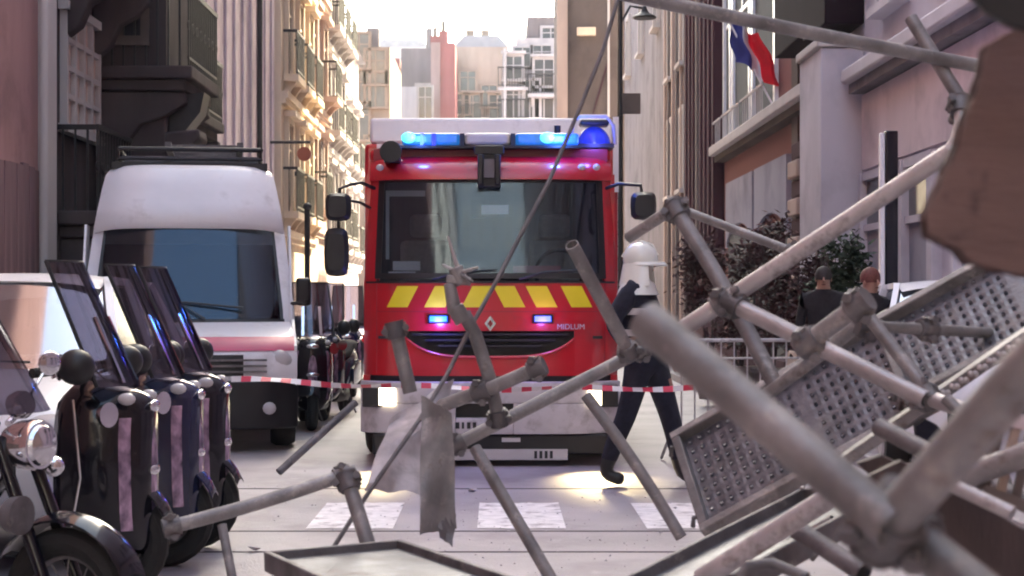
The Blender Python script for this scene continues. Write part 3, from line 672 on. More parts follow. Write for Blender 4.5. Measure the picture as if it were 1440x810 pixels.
person('auburn-haired pedestrian in dark clothes beside the white parked car', (P(1222, 0, 15.2).x, 15.2, 0.1), R(-60), J, radii(J), E0, M['dark_cloth'], M['brown_cloth'], None, hair=M['hair'], scale=.90)

# ------------------------------------------------------------------ fire engine
def fire_engine():
    t = thing('fire_engine', 'red fire engine with lit blue beacons and yellow chevron band, facing the camera', 'fire engine', (-.065, 14.8, 0))
    def yf(x, z):
        a = abs(x)/1.12; y = .06*a*a+.26*a**7
        if z > 1.62: y += (z-1.62)*.13
        return y
    red = M['red']
    def hwf(z): return 1.12 if z < 1.3 else 1.12-(z-1.3)*.045
    # front panel with grille opening (polygons above, beside, below)
    def gz_top(x): return 1.15 - .0*x
    def gz_bot(x): return .955+.16*(abs(x)/.73)**4
    G = .73
    f = MB()
    def strip(x0, x1, za, zb, n, m_=5, off=0, th=.03):
        f.sheet(lambda u, v: (x0+(x1-x0)*u, yf(x0+(x1-x0)*u, 1)+off, za(x0+(x1-x0)*u)*(1-v)+zb(x0+(x1-x0)*u)*v), n, m_, (0, th, 0))
    strip(-1.12, 1.12, lambda x: 1.17, lambda x: 1.60, 32)
    strip(-1.12, -G, lambda x: .78, lambda x: 1.17, 8); strip(G, 1.12, lambda x: .78, lambda x: 1.17, 8)
    strip(-G, G, lambda x: .78, lambda x: gz_bot(x)-.0, 24)
    f.build('front_panel', red, t)
    g = MB(); g.sheet(lambda u, v: (-G+2*G*u, yf(-G+2*G*u, 1)-.02, gz_bot(-G+2*G*u)-.03+.03*v), 24, 2, (0, .05, 0)); g.build('grille_lip', red, t, bevel=.012)
    g = MB(); g.box(-G, G, .12, .16, .9, 1.2); 
    go = g.build('grille', M['black'], t)
    for k in range(3):
        s_ = MB(); z = 1.03+.05*k; hw = G*(.62+.16*k); s_.sheet(lambda u, v: (-hw+2*hw*u, yf(-hw+2*hw*u, 1)+.01, z+.018*v), 20, 1, (0, .09, 0)); s_.build('grille_slat', M['black'], go)
    # chevrons
    for (x0, sl_) in ((-.905, 1), (-.575, 1), (-.25, 1), (.025+.0, -1), (.305, -1), (.61, -1)):
        c = MB(); w_ = .185
        xx = lambda u, v: x0+u*w_+(v*.095 if sl_ > 0 else (1-v)*.095)
        c.sheet(lambda u, v: (xx(u, v), yf(xx(u, v), 1)-.008, 1.375+.185*v), 6, 4, (0, .004, 0)); c.build('yellow_chevron', M['yellow'], t)
    # seams
    MB().sheet(lambda u, v: (-1.0+2.0*u, yf(-1+2*u, 1)-.003, 1.335+.006*v), 24, 1, (0, .002, 0)).build('panel_seam', M['reddark'], t)
    for x in (-1.0, 1.0): MB().sheet(lambda u, v: (x+.006*u, yf(x, 1)-.004, .80+.78*v), 1, 8, (0, .003, 0)).build('panel_seam', M['reddark'], t)
    MB().sheet(lambda u, v: (-1.1+2.2*u, yf(-1.1+2.2*u, 1)-.012, 1.585+.018*v), 30, 1, (0, .02, 0)).build('rubber_strip', M['black'], t)
    for x in (-.93, .93): MB().box(x-.05, x+.05, yf(x, 1)-.02, yf(x, 1)+.01, 1.10, 1.125).build('panel_handle', M['black'], t)
    # diamond badge
    bd = MB(); cz, cx, yy = 1.235, 0, yf(0, 1)-.03
    o_ = [(cx, cz+.068), (cx+.05, cz), (cx, cz-.068), (cx-.05, cz)]; i_ = [(cx, cz+.032), (cx+.022, cz), (cx, cz-.032), (cx-.022, cz)]
    v = [(a, yy, b_) for a, b_ in o_]+[(a, yy, b_) for a, b_ in i_]+[(a, yy+.025, b_) for a, b_ in o_]+[(a, yy+.025, b_) for a, b_ in i_]
    fs = []
    for k in range(4): j = (k+1) % 4; fs += [(k, j, 4+j, 4+k), (8+k, 12+k, 12+j, 8+j), (k, 8+k, 8+j, j), (4+k, 4+j, 12+j, 12+k)]
    bd.add(v, fs); bd.build('diamond_badge', M['chrome'], t)
    for body, x, z, s_, m_ in (('MIDLUM', .70, 1.185, .065, 'clear'),):
        cu = bpy.data.curves.new('model_lettering', 'FONT'); cu.body = body; cu.size = s_; cu.extrude = .003; cu.align_x = 'CENTER'
        o = bpy.data.objects.new('model_lettering', cu); COL.objects.link(o)
        me = bpy.data.meshes.new_from_object(o); bpy.data.objects.remove(o); me.materials.append(M[m_])
        lo = obj('model_lettering', me, t, (x, yf(x, 1)-.012, z), (R(90), 0, 0))
    # strobes
    for x, m_, w_ in ((-.45, 'blue_lit', .075), (.455, 'violet_lit', .07)):
        h = MB(); h.box(x-w_-.02, x+w_+.02, yf(x, 1)-.03, yf(x, 1)+.01, 1.235, 1.315); ho = h.build('strobe_light', M['black'], t, bevel=.01)
        MB().box(x-w_, x+w_, yf(x, 1)-.045, yf(x, 1)-.03, 1.252, 1.298).build('strobe_lens', M[m_], ho)
        l = bpy.data.lights.new('strobe_glow', 'POINT'); l.energy = 1.4 if x < 0 else .35; l.color = (.12, .12, 1) if x < 0 else (.35, .15, 1); l.shadow_soft_size = .04
        lo = bpy.data.objects.new('strobe_glow', l); COL.objects.link(lo); lo.parent = t; lo.location = (x, yf(x, 1)-.13, 1.25)
    # bumper, three pieces with a slot
    def byf(x): a = abs(x)/1.14; return -.10+.05*a*a+.24*a**7
    def bsheet(mbx, x0, x1, z0, z1, n, th=.14): mbx.sheet(lambda u, v: (x0+(x1-x0)*u, byf(x0+(x1-x0)*u)+.02*abs(v-.5), z0+(z1-z0)*v), n, 3, (0, th, 0))
    m2 = MB(); bsheet(m2, -1.14, 1.14, .545, .73, 30); bsheet(m2, -1.14, -.30, .28, .543, 14); bsheet(m2, .2, 1.14, .28, .543, 14); bsheet(m2, -.298, .198, .28, .42, 8)
    m2.build('bumper', M['bumper'], t, bevel=.008)
    MB().box(-.3, .2, .02, .05, .42, .545).build('bumper_slot', M['black'], t)
    MB().sheet(lambda u, v: (-1.08+2.16*u, yf(-1.08+2.16*u, 1)+.03, .725+.06*v), 24, 1, (0, .1, 0)).build('gap_strip', M['black'], t)
    # dark faint marks on the bumper
    for k, (x, w_) in enumerate(((-.30, .035), (-.245, .02), (-.20, .03), (-.15, .03))): MB().box(x, x+w_, byf(x)-.003, byf(x)+.004, .33, .385).build('bumper_mark', M['black'], t)
    MB().box(-.36, .67, -.06, -.03, .055, .15).build('number_plate', M['clear'], t, bevel=.004)
    for k in range(4): MB().box(.38+k*.045, .405+k*.045, -.064, -.058, .07, .135).build('plate_mark', M['black'], t)
    for x in (-.33, .1): MB().box(x, x+.16, -.09, -.02, .215, .25).build('tow_eye', M['clear'], t)
    MB().box(-1.02, 1.02, -.03, .12, .10, .277).build('underrun_bar', M['black'], t, bevel=.02)
    MB().box(-.9, .9, .3, 6.4, .3, .6).build('chassis', M['black'], t)
    # headlights
    for x0, x1, xi0, xi1 in ((-1.005, -.825, -1.10, -1.01), (.85, .985, .99, 1.10)):
        hb = MB(); hb.box(min(x0, xi0)-.01, max(x1, xi1)+.01, .0, .12, .51, .70); ho = hb.build('headlight', M['black'], t, bevel=.01)
        MB().sheet(lambda u, v: (x0+(x1-x0)*u, byf(x0+(x1-x0)*u)-.012, .525+.155*v), 4, 2, (0, .01, 0)).build('headlight_lens', M['head_lit'], ho)
        MB().sheet(lambda u, v: (xi0+(xi1-xi0)*u, byf(xi0+(xi1-xi0)*u)-.008, .53+.14*v), 4, 2, (0, .012, 0)).build('indicator', M['amber'], ho)
        l = bpy.data.lights.new('headlight_beam', 'SPOT'); l.energy = 32; l.color = (1, .80, .50); l.spot_size = R(52); l.spot_blend = .9; l.shadow_soft_size = .06
        lo = bpy.data.objects.new('headlight_beam', l); COL.objects.link(lo); lo.parent = t; lo.location = ((x0+x1)/2, byf(x0)-.07, .60)
        lo.rotation_euler = (R(90-33), 0, 0)
        lo.rotation_euler = Vector((0, .80, .58)).to_track_quat('Z', 'Y').to_euler()
    # windscreen + frame
    W0, W1 = 1.015, .985
    def ws(u, v, g=0): z = 1.635+.865*v; hw = W0+(W1-W0)*v; x = -hw+2*hw*u; return (x, yf(x, z)+g, z)
    MB().sheet(lambda u, v: ws(u, v, .012), 30, 8, (0, .012, 0)).build('windscreen', M['glass_ws'], t)
    rim = MB()
    rim.sheet(lambda u, v: ws(u, -.012+v*.055, -.004), 30, 1, (0, .03, 0)); rim.sheet(lambda u, v: ws(u, .965+v*.045, -.004), 30, 1, (0, .03, 0))
    rim.sheet(lambda u, v: ws(u*.028, .04+v*.925, -.004), 2, 8, (0, .03, 0)); rim.sheet(lambda u, v: ws(1-u*.028, .04+v*.925, -.004), 2, 8, (0, .03, 0))
    rim.build('windscreen_seal', M['black'], t)
    for s_ in (-1, 1):
        MB().sheet(lambda u, v: (s_*(1.0+.115*u-.03*v), yf(1.0+.115*u-.03*v, 1.6+v*.95)+.0, 1.6+.95*v), 6, 8, (0, .05, 0)).build('windscreen_pillar', red, t)
        # door
        d_ = MB(); d_.box(s_*1.10-.02, s_*1.10+.02, .33, 1.5, .78, 1.62); d_.box(s_*1.08-.02, s_*1.08+.02, .33, .45, 1.622, 2.55); d_.box(s_*1.08-.02, s_*1.08+.02, 1.4, 1.5, 1.622, 2.55)
        do = d_.build('cab_door', red, t); MB().box(s_*1.08-.008, s_*1.08+.008, .455, 1.395, 1.625, 2.5).build('side_glass', M['glass_ws'], do); MB().box(s_*1.125-.01, s_*1.125+.01, 1.2, 1.38, 1.3, 1.34).build('door_handle', M['black'], do)
        MB().prism([(.25, .3), (.25, .78), (1.6, .78), (1.6, .62), (1.45, .80), (.95, .80), (.75, .5), (.7, .3)], 'x', s_*1.09-.03, s_*1.09+.03).build('wheel_arch', red, t)
    # roof
    rf = MB(); rf.sheet(lambda u, v: (-1.07+2.14*u, yf(-1.07+2.14*u, 2.5)-.06+.35*v*v, 2.49+.23*math.sin(v*1.45)), 30, 8, (0, .1, 0))
    rf.build('sun_visor_fairing', red, t)
    rf = MB(); rf.box(-1.08, 1.08, .42, 2.0, 2.66, 2.79); rf.build('cab_roof', red, t, bevel=.05, seg=3)
    MB().box(-1.04, 1.04, .38, .44, 2.55, 2.78).build('roof_front', M['reddark'], t)
    MB().box(-1.1, 1.1, 1.9, 1.96, .6, 2.66).build('cab_back', M['interior'], t)
    MB().box(-1.09, 1.09, .4, 1.89, .82, .9).build('cab_floor', M['interior'], t)
    # inside the cab
    MB().sheet(lambda u, v: (-1.03+2.06*u, .33-.1*v+.15*abs(u-.5)*2, 1.35+.26*math.sin(v*2.2)), 10, 6, (0, .3, 0)).build('dashboard', M['interior'], t)
    for x in (-.62, .6):
        s_ = MB(); s_.box(x-.24, x+.24, .95, 1.4, 1.2, 1.36); s_.box(x-.24, x+.24, 1.36, 1.5, 1.36, 2.0); s_.box(x-.15, x+.15, 1.36, 1.46, 2.03, 2.25); s_.build('seat', M['seat'], t, bevel=.05, seg=3)
    st = MB(); st.torus((.62, .62, 1.68), .21, .018, 'y'); st.build('steering_wheel', M['black'], t)
    MB().box(-.86, -.62, .25, .30, 1.70, 1.78).build('dashboard_papers', M['paper'], t); MB().box(-.9, -.66, .24, .27, 1.655, 1.69).build('dashboard_papers', M['paper'], t)
    pm = MB(); pm.box(.2, .62, .24, .3, 1.68, 1.74); pm.build('dashboard_sticker', M['w_pink'], t)
    MB().box(-.17, -.03, .16, .26, 2.16, 2.32).build('mirror_camera', M['black'], t); MB().box(-.08, .16, .14, .155, 2.19, 2.27).build('screen_sticker', M['paper'], t)
    fr = MB(); fr.box(-.93, -.58, .36, .39, 2.36, 2.41); fr.box(-.93, -.90, .36, .39, 1.8, 2.36); fr.build('window_frame_reflection_bar', M['paper'], t); fr_o = t.children[-1]; fr_o.name = 'grab_rail'  # pale bars added to stand in for a windscreen reflection, not a rail
    # wipers
    for x, e in ((-.5, .35), (.25, .35)): MB().pipe([(x, -.02, 1.62), (x+e*.6, .01, 1.68), (x+e*1.6, .03, 1.70)], .012, 6).build('wiper', M['black'], t)
    # marker lights
    for x in (-.97, .93, .80): MB().ell((x, .14 if abs(x) < .95 else .17, 2.60), .035, .03, .03, 10, 6).build('marker_light', M['clear'], t)
    # light bar
    yl = .22
    MB().box(-.80, .80, yl, yl+.26, 2.775, 2.80).build('light_bar_base', M['black'], t)
    for x0, x1, m_ in ((-.78, -.27, 'blue_lens'), (-.23, .18, 'clear'), (.22, .78, 'blue_lens')):
        MB().box(x0, x1, yl+.01, yl+.25, 2.802, 2.91).build('light_bar_lens', M[m_], t, bevel=.03, seg=3)
    for x in (-.25, .20, -.60, -.5): MB().box(x-.02, x+.02, yl-.002, yl+.252, 2.80, 2.905).build('light_bar_divider', M['interior' if abs(x) < .3 else 'blue_dome'], t)
    for x, e in ((-.72, 1.5), (.50, 3.5)):
        MB().ell((x, yl-.02, 2.865), .065, .04, .05, 14, 8).build('flashing_lamp', M['cyan_lit'], t)
        l = bpy.data.lights.new('beacon_glow', 'POINT'); l.energy = .7*e; l.color = (.05, .18, 1); l.shadow_soft_size = .05
        lo = bpy.data.objects.new('beacon_glow', l); COL.objects.link(lo); lo.parent = t; lo.location = (x+.1, yl-.12, 2.86)
    # horn / speaker at the left, camera bracket in the middle
    sp = MB(); sp.pipe([(-.86, .1, 2.72), (-.86, .02, 2.72), (-.86, -.06, 2.72)], [.05, .075, .10], 18); sp.box(-.93, -.79, .05, .28, 2.64, 2.80); sp.build('loudhailer', M['black'], t, bevel=.01)
    sp = MB(); sp.box(-.11, .09, .02, .2, 2.42, 2.74); sp.box(-.14, .12, -.0, .05, 2.70, 2.78); sp.box(-.11, -.06, -.06, .02, 2.44, 2.7); sp.box(.04, .09, -.06, .02, 2.44, 2.7); so_ = sp.build('winch_bracket', M['black'], t, bevel=.01)
    MB().box(-.055, .035, -.02, .015, 2.5, 2.66).build('bracket_plate', M['w_grey'], so_)
    # body behind
    MB().box(-1.25, 1.25, 2.05, 6.9, .55, 2.98).build('equipment_body', red, t, bevel=.04)
    MB().box(-1.20, 1.20, 2.1, 6.85, 2.985, 3.24).build('body_roof', M['white'], t, bevel=.03)
    MB().box(1.20, 1.255, 2.0, 2.04, 2.5, 3.24).build('corner_marker', M['white'], t); MB().box(-1.02, 1.02, .5, 2.0, 2.80, 2.84).build('roof_plate', M['white'], t)
    for s_ in (-1, 1):
        for k in range(3):
            sh = MB(); 
            for j in range(16): sh.box(s_*1.262-.008, s_*1.262+.008, 2.3+k*1.5, 3.65+k*1.5, .9+j*.12, 1.01+j*.12)
            sh.build('roller_shutter', M['steel_l'], t)
    # big blue dome with grey cover, right of the light bar
    dm = MB(); dm.ell((.93, .55, 2.83), .15, .15, .17, 20, 10, z0=-.1); dmo = dm.build('rotating_beacon', M['blue_dome'], t)
    MB().box(.76, 1.1, .38, .72, 2.795, 2.83).build('beacon_base', M['black'], dmo); MB().pipe([(.72, .55, 2.84), (.74, .45, 3.03), (.8, .4, 3.075), (1.03, .4, 3.075), (1.1, .45, 3.0), (1.12, .55, 2.84)], .016, 8).build('beacon_guard', M['clear'], dmo)
    MB().box(.80, 1.06, .42, .68, 3.0, 3.05).build('beacon_cap', M['black'], dmo, bevel=.02); MB().cyl((.6, .5, 2.8), (.6, .5, 3.0), .03).build('whip_aerial_base', M['black'], t)
    l = bpy.data.lights.new('beacon_glow', 'POINT'); l.energy = .9; l.color = (.08, .1, 1); l.shadow_soft_size = .05
    lo = bpy.data.objects.new('beacon_glow', l); COL.objects.link(lo); lo.parent = t; lo.location = (.93, .22, 2.84)
    # mirrors
    def mirror(s_, z0, z1, xc, w_=.11, y=-.1):
        mm = MB(); n = 16
        mm.loft([[Vector((xc+hw*math.copysign(abs(math.cos(a))**.5, math.cos(a)), y+yy, (z0+z1)/2+hh*math.copysign(abs(math.sin(a))**.5, math.sin(a)))) for a in [2*math.pi*k/n for k in range(n)]] for hw, hh, yy in ((w_*.7, (z1-z0)*.38, -.07), (w_, (z1-z0)/2, -.02), (w_, (z1-z0)/2, .05))])
        o = mm.build('mirror', M['black'], t); MB().box(xc-w_*.85, xc+w_*.85, y+.052, y+.056, z0+.02, z1-.02).build('mirror_glass', M['chrome'], o)
    mirror(-1, 2.12, 2.36, -1.31); mirror(-1, 1.64, 2.06, -1.325, .105)
    mirror(1, 2.13, 2.37, 1.32)
    MB().pipe([(-1.02, .2, 2.42), (-1.12, .05, 2.46), (-1.2, -.04, 2.44), (-1.3, -.06, 2.40), (-1.31, -.06, 2.1), (-1.31, -.06, 1.7)], .016, 8).build('mirror_arm', M['black'], t)
    MB().pipe([(-1.06, .25, 2.25), (-1.14, .05, 2.29), (-1.22, -.03, 2.3), (-1.3, -.06, 2.3)], .013, 8).build('mirror_arm', M['black'], t)
    MB().pipe([(1.02, .2, 2.42), (1.12, .05, 2.45), (1.3, -.05, 2.43), (1.32, -.05, 2.3)], .016, 8).build('mirror_arm', M['black'], t)
    MB().pipe([(-.05, -.02, 2.0), (-.05, -.02, 2.0)], .0).v
    # wheels
    for (x, y) in ((-1.0, 1.15), (1.0, 1.15), (-1.05, 5.1), (1.05, 5.1)):
        wv = MB(); prof = [(.30, -.14), (.44, -.15), (.49, -.12), (.505, 0), (.49, .12), (.44, .15), (.30, .14)]
        wv.loft([[Vector((x+px_, y+q*math.cos(a), .505+q*math.sin(a))) for a in [2*math.pi*k/28 for k in range(28)]] for q, px_ in prof])
        wo = wv.build('wheel', M['rubber'], t); s_ = 1 if x > 0 else -1
        MB().cyl((x+s_*.10, y, .505), (x+s_*.155, y, .505), .29, .24, 24).build('rim', M['white'], wo)
    return t
fire_engine()

# ------------------------------------------------------------------ white van
def van():
    t = thing('rescue_van', 'white high-roof van with magenta bonnet stripe and black roof rack', 'van', (P(262, 0, 16.0).x, 16.0, 0), R(9)); t.scale = (1.07, 1, 1)
    # faces -Y; shell by side profile, narrowing to the top
    def hw(z): return .98 if z < 1.3 else .98-(z-1.3)*.10
    prof = [(.02, .5), (-.03, .75), (0, .95), (.1, 1.08), (.62, 1.20), (.75, 1.28)]
    b_ = MB(); b_.sheet(lambda u, v: ((-1+2*u)*.97, None, None), 1, 1, (0, 0, 0)) if False else None
    # nose (bonnet): loft over z
    def ring(z, y0, h_): 
        return [Vector((x, y0+.12*abs(x/h_)**4+.0, z)) for x in [(-1+2*k/16)*h_ for k in range(17)]]
    nose = MB(); nz = [(.32, .10, .92), (.45, .02, .95), (.72, -.02, .97), (.92, .02, .97), (1.02, .10, .96), (1.10, .30, .95), (1.18, .62, .94), (1.22, .78, .93)]
    nose.loft([ring(z, y, h_) for z, y, h_ in nz], caps=False, closed=False)
    nose.loft([ring(z, y+.05, h_-.02) for z, y, h_ in nz], caps=False, closed=False)
    nose.build('bonnet', M['white'], t, ang=.9)
    g = MB(); g.loft([ring(z, y-.012, h_*.8) for z, y, h_ in nz[2:4]], False, False); g.build('grille', M['black'], t)
    for k in range(3): MB().sheet(lambda u, v: (-.7+1.4*u, -.04+.02*abs(u-.5), .75+.055*k+.02*v), 8, 1, (0, .02, 0)).build('grille_slat', M['steel_d'], t)
    s_ = MB(); s_.loft([ring(z, y-.012, .95) for z, y in ((.955, .045), (1.02, .098), (1.085, .26))], False, False); s_.build('magenta_stripe', mat('magenta_band', (.50, .05, .13), .4), t)
    bp = MB(); bp.sheet(lambda u, v: ((-1+2*u)*.98, -.10+.22*abs(-1+2*u)**5+.03*abs(v-.5), .22+.46*v), 20, 3, (0, .2, 0)); bp.build('bumper', M['black'], t, bevel=.02)
    MB().box(-.26, .26, -.125, -.10, .38, .49).build('number_plate', M['clear'], t)
    for x in (-.78, .78):
        h = MB(); h.ell((x, .12, .86), .15, .06, .11, 16, 8); h.build('headlight', M['clear'], t)
    for x in (-.72, .72): MB().ell((x, -.09, .42), .06, .03, .06, 12, 6).build('fog_light', M['clear'], t)
    # windscreen
    Z0, Y0, Z1, Y1 = 1.22, .78, 2.16, 1.28
    def ws(u, v, g=0, k=.88): 
        z = Z0+(Z1-Z0)*v; h_ = hw(z)*k; x = (-1+2*u)*h_; return (x, Y0+(Y1-Y0)*v+.14*abs(-1+2*u)**3+g, z)
    MB().sheet(lambda u, v: ws(u, v), 20, 8, (0, .01, 0)).build('windscreen', M['glass_van'], t)
    for s in (-1, 1):
        MB().sheet(lambda u, v: (s*hw(Z0+(Z1-Z0)*v)*(.875+.125*u), ws(1, v)[1]-.005+.06*u, Z0+(Z1-Z0)*v), 3, 8, (0, .08, 0)).build('windscreen_pillar', M['white'], t)
        MB().sheet(lambda u, v: (s*hw(Z0+(Z1-Z0)*v)*(.86+.03*u), ws(1, v)[1]-.012, Z0+(Z1-Z0)*v), 1, 8, (0, .02, 0)).build('windscreen_seal', M['black'], t)
    MB().sheet(lambda u, v: ws(u, -.02+.05*v, -.01, .9), 20, 1, (0, .03, 0)).build('scuttle', M['black'], t)
    MB().box(-.8, .8, 1.35, 1.45, 1.15, 2.0).build('bulkhead', M['interior'], t); MB().box(-.82, .82, .95, 1.3, 1.1, 1.28).build('dashboard', M['interior'], t)
    # high roof cap
    rc = MB(); rows = [(2.16, 1.27, .885), (2.22, 1.24, .89), (2.42, 1.33, .86), (2.62, 1.46, .83), (2.77, 1.56, .80), (2.83, 1.66, .77), (2.85, 2.1, .74)]
    rc.loft([[Vector((x, y+.16*abs(x/h_)**5, z-.05*abs(x/h_)**6)) for x in [(-1+2*k/20)*h_ for k in range(21)]] for z, y, h_ in rows], False, False)
    rc.build('roof_cap', M['white'], t, ang=1.0)
    # body
    bd = MB(); bd.loft([[Vector((x, y, z)) for x, z in ((-.98, .35), (-.98, 1.3), (-.90, 2.1), (-.82, 2.6), (-.72, 2.78), (.72, 2.78), (.82, 2.6), (.90, 2.1), (.98, 1.3), (.98, .35))] for y in (1.75, 5.6)])
    bd.build('body', M['white'], t, bevel=.03)
    for s in (-1, 1):
        d_ = MB(); d_.prism([(.85, .4), (1.76, .4), (1.76, 2.2), (1.42, 2.2), (.85, 1.25)], 'x', s*.955-.02, s*.955+.0); d_.build('cab_door', M['white'], t)
        mm = MB(); mm.box(s*1.06-.07, s*1.06+.07, .9, 1.0, 1.38, 1.66); mo = mm.build('mirror', M['black'], t, bevel=.03); MB().pipe([(s*.95, .95, 1.4), (s*1.08, .86, 1.42)], .02, 8).build('mirror_arm', M['black'], mo)
        for y in (.75, 4.7):
            wv = MB(); wv.loft([[Vector((s*.86+px_, y+q*math.cos(a), .34+q*math.sin(a))) for a in [2*math.pi*k/24 for k in range(24)]] for q, px_ in ((.2, -.1), (.31, -.11), (.34, -.06), (.34, .06), (.31, .11), (.2, .1))]); wo = wv.build('wheel', M['rubber'], t)
            MB().cyl((s*.93, y, .34), (s*.975, y, .34), .2, .16, 18).build('rim', M['steel_l'], wo)
        MB().prism([(.15, .3), (.15, 1.0), (.85, 1.24), (1.75, 1.24), (1.75, .35), (1.2, .35), (1.1, .62), (.45, .62), (.38, .3)], 'x', s*.965-.02, s*.965+.005).build('wing', M['white'], t)
    for k in range(2): MB().pipe([(.15-.7*k, Y0-.02, 1.25), (-.1-.6*k, Y0+.08, 1.42), (.5-.7*k, Y0+.04, 1.36)], .012, 6).build('wiper', M['black'], t)
    # roof rack
    rk = MB()
    for x in (-.68, .68): rk.pipe([(x, 1.75, 3.0), (x, 5.3, 3.0)], .022, 8); rk.pipe([(x, 1.75, 2.9), (x, 5.3, 2.9)], .018, 8)
    for k in range(8): y = 1.75+k*.5; rk.pipe([(-.68, y, 2.9), (-.68, y, 3.0)], .014, 6); rk.pipe([(.68, y, 2.9), (.68, y, 3.0)], .014, 6); rk.pipe([(-.68, y, 2.9), (.68, y, 2.9)], .018, 6)
    ro = rk.build('roof_rack', M['iron'], t); rkb = MB(); rkb.pipe([(-.68, 1.74, 3.0), (.68, 1.74, 3.0)], .024, 8); rkb.build('front_rail', M['iron'], ro)
    ld = MB(); ld.box(-.25, -.19, 2.0, 5.2, 3.03, 3.10); ld.box(.45, .51, 2.0, 5.2, 3.03, 3.10)
    for k in range(11): ld.box(-.19, .45, 2.1+k*.3, 2.13+k*.3, 3.045, 3.08)
    ld.build('ladder', M['steel_d'], ro)
    for k in range(9): MB().box(-.66, .66, 1.95+k*.36, 2.15+k*.36, 2.92, 2.945).build('rack_slat', M['steel_d'], ro)
    MB().box(-.74, .74, 1.72, 5.5, 2.785, 2.86).build('rack_base', M['black'], ro)
    return t
van()

# ------------------------------------------------------------------ pale car at the left edge
def car(label, loc, rz, h=1.60, body='white', glass='glass_car', name='parked_car'):
    t = thing(name, label, 'car', loc, rz)
    def lerp(a, b_, u): return a+(b_-a)*u
    # body: cross sections along y (front at y=0)
    secs = [(-.02, .80, .30, .62), (.02, .84, .25, .78), (.25, .88, .22, .93), (.8, .90, .20, 1.02), (1.05, .90, .2, 1.05), (2.4, .90, .2, 1.03), (3.6, .89, .22, 1.05), (4.1, .86, .26, .98), (4.25, .8, .35, .85)]
    b_ = MB(); n = 24
    b_.loft([[Vector((w_*math.copysign(abs(math.cos(a))**.45, math.cos(a)), y, (z0+z1)/2+(z1-z0)/2*math.copysign(abs(math.sin(a))**.6, math.sin(a)))) for a in [2*math.pi*k/n for k in range(n)]] for y, w_, z0, z1 in secs])
    b_.build('body', M[body], t, ang=.9)
    # roof and pillars
    r = MB(); r.loft([[Vector((x, y, z-.05*abs(x/w_)**3)) for x in [(-1+2*k/12)*w_ for k in range(13)]] for y, w_, z in ((1.72, .62, h-.04), (1.85, .64, h), (2.5, .65, h+.02), (3.4, .63, h-.03), (3.75, .6, h-.14))], False, False)
    r.build('roof', M[body], t, ang=1)
    ws_ = lambda u, v: ((-1+2*u)*lerp(.80, .63, v), .95+.78*v+.12*abs(-1+2*u)**3, 1.0+(h-.05-1.0)*v)
    MB().sheet(ws_, 14, 8, (0, .008, 0)).build('windscreen', M[glass], t)
    for s in (-1, 1):
        p_ = MB(); p_.bar((s*.84, 1.06, 1.0), (s*.645, 1.86, h-.04), .05, .07); p_.bar((s*.85, 2.35, 1.0), (s*.665, 2.4, h-.03), .04, .1); p_.bar((s*.84, 3.9, 1.0), (s*.62, 3.55, h-.08), .05, .16); p_.bar((s*.655, 1.85, h-.035), (s*.63, 3.6, h-.06), .05, .05); p_.build('roof_pillars', M[body], t)
        MB().sheet(lambda u, v: (s*lerp(.86, .66, v), lerp(lerp(1.1, 3.85, u), lerp(1.85, 3.55, u), v), 1.0+(h-.08-1.0)*v), 4, 2, (s*.006, 0, 0)).build('side_glass', M[glass], t)
        m_ = MB(); m_.ell((s*1.0, 1.25, 1.08), .11, .07, .08, 14, 8); m_.build('mirror', M['black'], t)
        hl = MB(); hl.ell((s*.66, .10, .74), .17, .14, .10, 16, 8); hl.build('headlight', M['clear'], t)
        for y in (.8, 3.4):
            wv = MB(); wv.loft([[Vector((s*.80+px_, y+q*math.cos(a), .31+q*math.sin(a))) for a in [2*math.pi*k/24 for k in range(24)]] for q, px_ in ((.2, -.1), (.29, -.1), (.31, -.06), (.31, .08), (.28, .11), (.2, .1))]); wo = wv.build('wheel', M['rubber'], t)
            MB().cyl((s*.88, y, .31), (s*.92, y, .31), .2, .15, 18).build('rim', M['steel_l'], wo)
    MB().box(-.5, .5, -.04, .05, .45, .6).build('grille', M['black'], t, bevel=.02); MB().box(-.26, .26, -.055, -.03, .36, .46).build('number_plate', M['clear'], t)
    MB().box(-.72, .72, 1.5, 3.5, .9, 1.02).build('dashboard', M['interior'], t)
    for x in (-.36, .36):
        s_ = MB(); s_.box(x-.22, x+.22, 2.2, 2.34, .9, 1.42); s_.build('seat', M['seat'], t, bevel=.04)
    for k in range(2): MB().pipe([(.1-.5*k, .93, 1.02), (-.15-.4*k, 1.03, 1.10), (.35-.5*k, 1.0, 1.08)], .008, 6).build('wiper', M['black'], t)
    return t
car('pale grey-white parked car cut off by the left edge behind the motorcycle', (P(135, 0, 8.9).x-.92, 8.9, 0), R(3), h=1.60)
car('white parked car half hidden behind the perforated deck, near the lilac wall', (P(1330, 0, 13.2).x+.52, 13.2, 0), R(-6), h=1.60)

